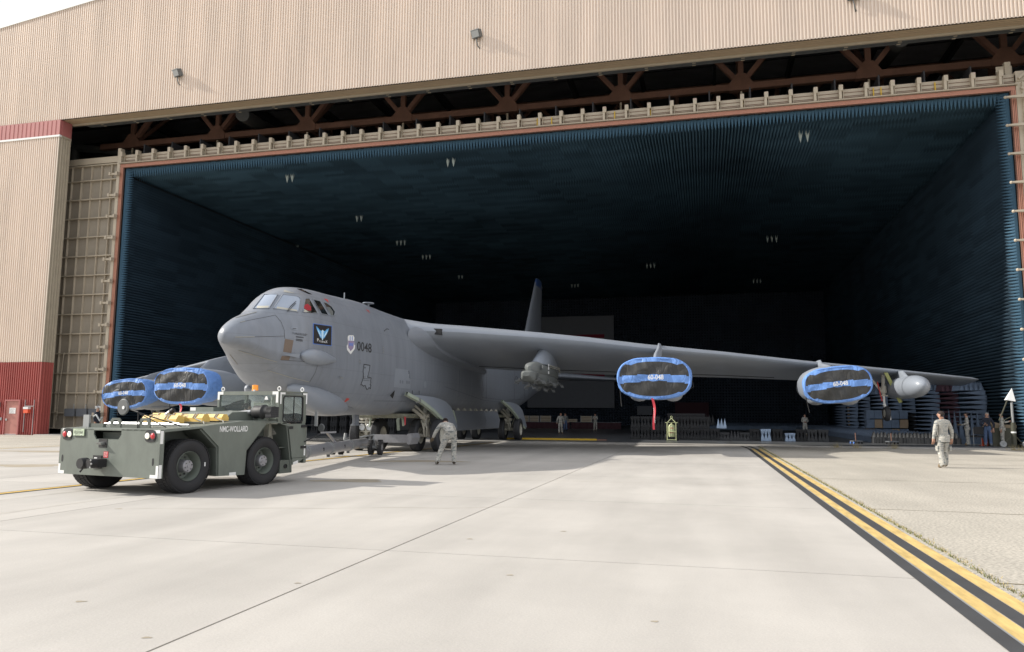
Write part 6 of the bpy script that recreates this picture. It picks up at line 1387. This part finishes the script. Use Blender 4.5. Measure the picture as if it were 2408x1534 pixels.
# halon bottle on wheels
ex = thing('fire_extinguisher', 'pale green wheeled fire extinguisher standing in front of the black foam stack', 'extinguisher', (XatY(1580, 49.0, .06), 49.0, .06))
MB().lathe([(0,.22),(.17,.24),(.20,.32),(.20,.88),(.16,.98),(.06,1.03),(.05,1.08),(0,1.08)], (0,0,0), 'z', 24).build('tank', 'extinguisher', ex, 40)
b = MB()
for x in (-.27,.27):
    b.tube([(x,-.2,.02),(x,-.2,1.12)], .022).tube([(x,.15,.10),(x,.15,1.12)], .022).tube([(x,-.2,1.10),(0,-.05,1.40)], .022).tube([(x,-.2,.06),(x,.2,.06)], .022)
for z in (.06,.55,1.12): b.tube([(-.27,-.2,z),(.27,-.2,z)], .02)
b.tube([(-.38,-.2,1.12),(.38,-.2,1.12)], .02); b.build('frame', 'extinguisher', ex, 40)
MB().loft([[(.06*math.cos(a)+.018*math.cos(a)*math.cos(c), -.05+.018*math.sin(c), 1.46+.06*math.sin(a)+.018*math.sin(a)*math.cos(c)) for c in np.linspace(0,2*math.pi,7)[:-1]] for a in np.linspace(0,2*math.pi,15)], 0, False).build('lifting_ring', 'extinguisher', ex, 60)
for x in (-.36,.36): t = MB().lathe([(.02,-.04),(.16,-.05),(.19,-.03),(.19,.03),(.16,.05),(.02,.04)], (x,.05,.20), 'x', 24).build('wheel', 'rubber', ex, 40)
text_obj('lettering', '176', 'tail_red', ex, (0,-.205,.78), (1,0,0), (0,0,1), .10, .01); text_obj('lettering', 'HALON 1211', 'tail_red', ex, (0,-.205,.50), (1,0,0), (0,0,1), .07, .01, width=.28)
MB().tube([(.05,-.05,1.05),(.3,-.1,1.1),(.42,0,.95)], .02).build('hose', 'black', ex)
# yellow ramp edge
x0, x1 = XatY(1178, 47.3, .06), XatY(1403, 47.3, .06)
yr = thing('ramp_edge', 'long yellow painted ramp edge lying across the chamber threshold by the rear wheels', 'ramp', (x0, 47.3, .06)); MB().prism([(0,0),(.32,0),(.12,.11),(.0,.11)], 'x', 0, x1-x0).build('beam', 'yellow_ramp', yr, 0).rotation_euler = (0,0,0)
MB().prism([(0,0),(.32,0),(.12,.08),(.0,.08)], 'x', x1-x0+.02, x1-x0+.6).build('end_piece', 'rust_steel', yr, 0)
# crates on skirted tables far back, bucket
tbx0, tbx1 = XatY(1228, 88, .06), XatY(1340, 88, .06)
def table(x0, x1, Y, lab):
    t = thing('skirted_table', lab, 'table', ((x0+x1)/2, Y, .06)); w_ = (x1-x0)/2
    MB().box(-w_, w_, 0, 1.0, .72, .76).build('tabletop', 'box_grey', t, 0); rows = [[(x, -.02+.03*math.sin(x*9), z) for x in np.linspace(-w_, w_, 120)] for z in (0, .72)]
    MB().loft(rows, 0, False, False).build('skirt', 'maroon', t, 0)
table(tbx0, tbx1, 88, 'long table with dark maroon skirt under the pale crates, left part'); table(XatY(1342,88,.06), XatY(1460,88,.06), 88.3, 'long table with dark maroon skirt right of the standing pair')
for i, (da, db, h, lab) in enumerate(((1229,1243,.72,'pale slatted crate nearest the rear gear door, leftmost'),(1245,1267,.72,'pale slatted crate second from the left on the far table'),(1270,1295,.72,'pale slatted crate third from the left on the far table'),(1331,1357,.36,'low brown crate right of the standing pair'),(1365,1392,.72,'pale slatted crate just left of the lone standing man'))):
    xa, xb = XatY(da,88,.06), XatY(db,88,.06); c = thing('crate', lab, 'crate', ((xa+xb)/2, 88.1, .82), 0, 'crates on the far tables'); w_ = (xb-xa)/2
    MB().box(-w_+.02, w_-.02, .03, .7, 0.02, h-.02).build('contents', 'brown_crate', c, 0)
    for k in range(4 if h > .5 else 2): MB().box(-w_, w_, -.0, .025, .05+.18*k, .13+.18*k).build('slat', 'cream_flat', c, 0)
    for x in (-w_, w_-.06): MB().box(x, x+.06, -.02, .0, 0, h).build('corner_post', 'pale_steel', c, 0)
yb = thing('bucket', 'small yellow bucket on the chamber floor left of the walking man', 'bucket', (XatY(1223, 66, .06), 66, .06)); MB().lathe([(0,0),(.15,0),(.19,.34),(.175,.34),(.14,.02),(0,.02)], (0,0,0), 'z', 16).build('body', 'yellow_ramp', yb, 40); MB().tube([(-.18,0,.33),(0,0,.48),(.18,0,.33)], .01).build('handle', 'pale_steel', yb)
# chair, cones, cardboard, mast and case at the right wall
ch = thing('chair', 'black padded chair seen from behind between the sunlit man and the grey-haired man', 'chair', (xr(2304,47), 47.0, .06), R(5))
MB().loft([srect(0, -.02, .84, .58, .42, 20, 5), srect(0, .05, .84, .56, .40, 20, 5)]).build('backrest', 'chair_black', ch, 40); MB().loft([srect(0, .06, .52, .56, .10, 20, 5), srect(0, .5, .52, .56, .10, 20, 5)]).build('seat', 'chair_black', ch, 40)
for x in (-.29,.29):
    for y in (0,.48): MB().tube([(x,y,0),(x,y,.62 if y else .95)], .014).build('leg', 'galvanised', ch)
for i, d in enumerate((2311, 2323)):
    c = thing('traffic_cone', ['small orange cone behind the legs of the black chair', 'small orange cone between chair and grey-haired man'][i], 'cone', (xr(d,47.8), 47.8, .06), 0, 'small cones behind the chair'); MB().lathe([(.10,.02),(.03,.42),(0,.42)], (0,0,0), 'z', 16).build('body', 'orange', c, 40); MB().box(-.14,.14,-.14,.14,0,.03).build('base', 'orange', c, 0)
cd2 = thing('cardboard_sheet', 'folded brown cardboard sheet behind the grey-haired man', 'cardboard', (xr(2337,47.7), 47.7, .06)); MB().add([(-.7,0,.95),(.0,.1,1.35),(.75,0,1.1),(.7,-.1,.7),(.1,.05,.4)], [(0,1,4),(1,2,3,4)]).build('sheet', 'cardboard', cd2, 0); MB().prism([(-.1,0),(.1,0),(.25,.9),(.1,.9)], 'y', .1, .14).build('flap', 'cardboard', cd2, 0)
ms = thing('antenna_mast', 'dark telescopic mast on a wheeled tripod carrying a white pyramid, at the right wall', 'mast', (xr(2386,45.6), 45.6, .06))
MB().tube([(0,0,.15),(0,0,1.3)], .12, 16).build('lower_tube', 'olive', ms, 40); MB().tube([(0,0,1.3),(0,0,2.7)], .06, 16).build('upper_tube', 'pale_steel', ms, 40); MB().lathe([(.125,0),(.125,.08)], (0,0,.75), 'z', 16).build('band', 'white_paint', ms)
MB().add([(-.28,-.18,2.48),(.14,-.18,2.40),(.14,.18,2.40),(-.28,.18,2.48),(.06,0,3.12)], [(0,1,4),(1,2,4),(2,3,4),(3,0,4),(0,3,2,1)]).build('white_pyramid', 'white_paint', ms, 0)
for pts, r_ in (([(-.2,0,2.45),(-.6,.1,1.4)], .035), ([(-.05,0,1.6),(-.5,-.1,1.4)], .02), ([(0,0,.7),(-.6,0,.1)], .03), ([(0,0,.7),(.5,.2,.1)], .03)): MB().tube(pts, r_).build('stay', 'olive', ms)
for x in (-.55, .5): MB().lathe([(.02,-.03),(.15,-.04),(.17,-.02),(.17,.02),(.15,.04),(.02,.03)], (x,-.1,.17), 'y', 20).build('wheel', 'pale_steel', ms, 40)
cs = thing('storage_case', 'large olive brown storage case behind the antenna mast', 'case', (xr(2380,46.9), 46.9, .06)); MB().box(-.9,.25,0,.8,0,1.15).build('body', 'olive', cs, 0); MB().box(-.92,.27,-.02,.82,1.0,1.17).build('lid', 'brown_crate', cs, 0)
for i, d in enumerate((2014, 2098)):
    dl = thing('floor_dolly', ['small dark wheeled dolly with a post near the threshold, left one', 'small dark wheeled dolly with a post near the threshold, right one beside the walking man'][i], 'dolly', (xr(d,48.2), 48.2, .06), .3, 'small dollies on the threshold')
    MB().box(-.28,.28,-.22,.22,.12,.18).build('deck', 'box_grey', dl, 0); MB().tube([(0,.05,.18),(0,.08,.62)], .03).build('post', 'rust_steel', dl)
    for x in (-.24,.24):
        for y in (-.18,.18): MB().lathe([(.01,-.03),(.06,-.03),(.06,.03),(.01,.03)], (x,y,.06), 'x', 12).build('wheel', 'rubber' if x > 0 or i else 'emblem_edge', dl, 40)
pn = tag(MB().box(XatY(1498,112)+0, XatY(1533,112), 112.4, 112.6, 1.7, 3.0).build('wall_panel', 'flag_grey'), 'small grey panel low on the rear wall above the black foam stack', 'panel')
pn = tag(MB().box(XatY(1588,110)+0, XatY(1668,110), 110.4, 110.6, .1, 3.5).build('screen', 'maroon'), 'dim maroon foam screen standing before the rear wall', 'screen')
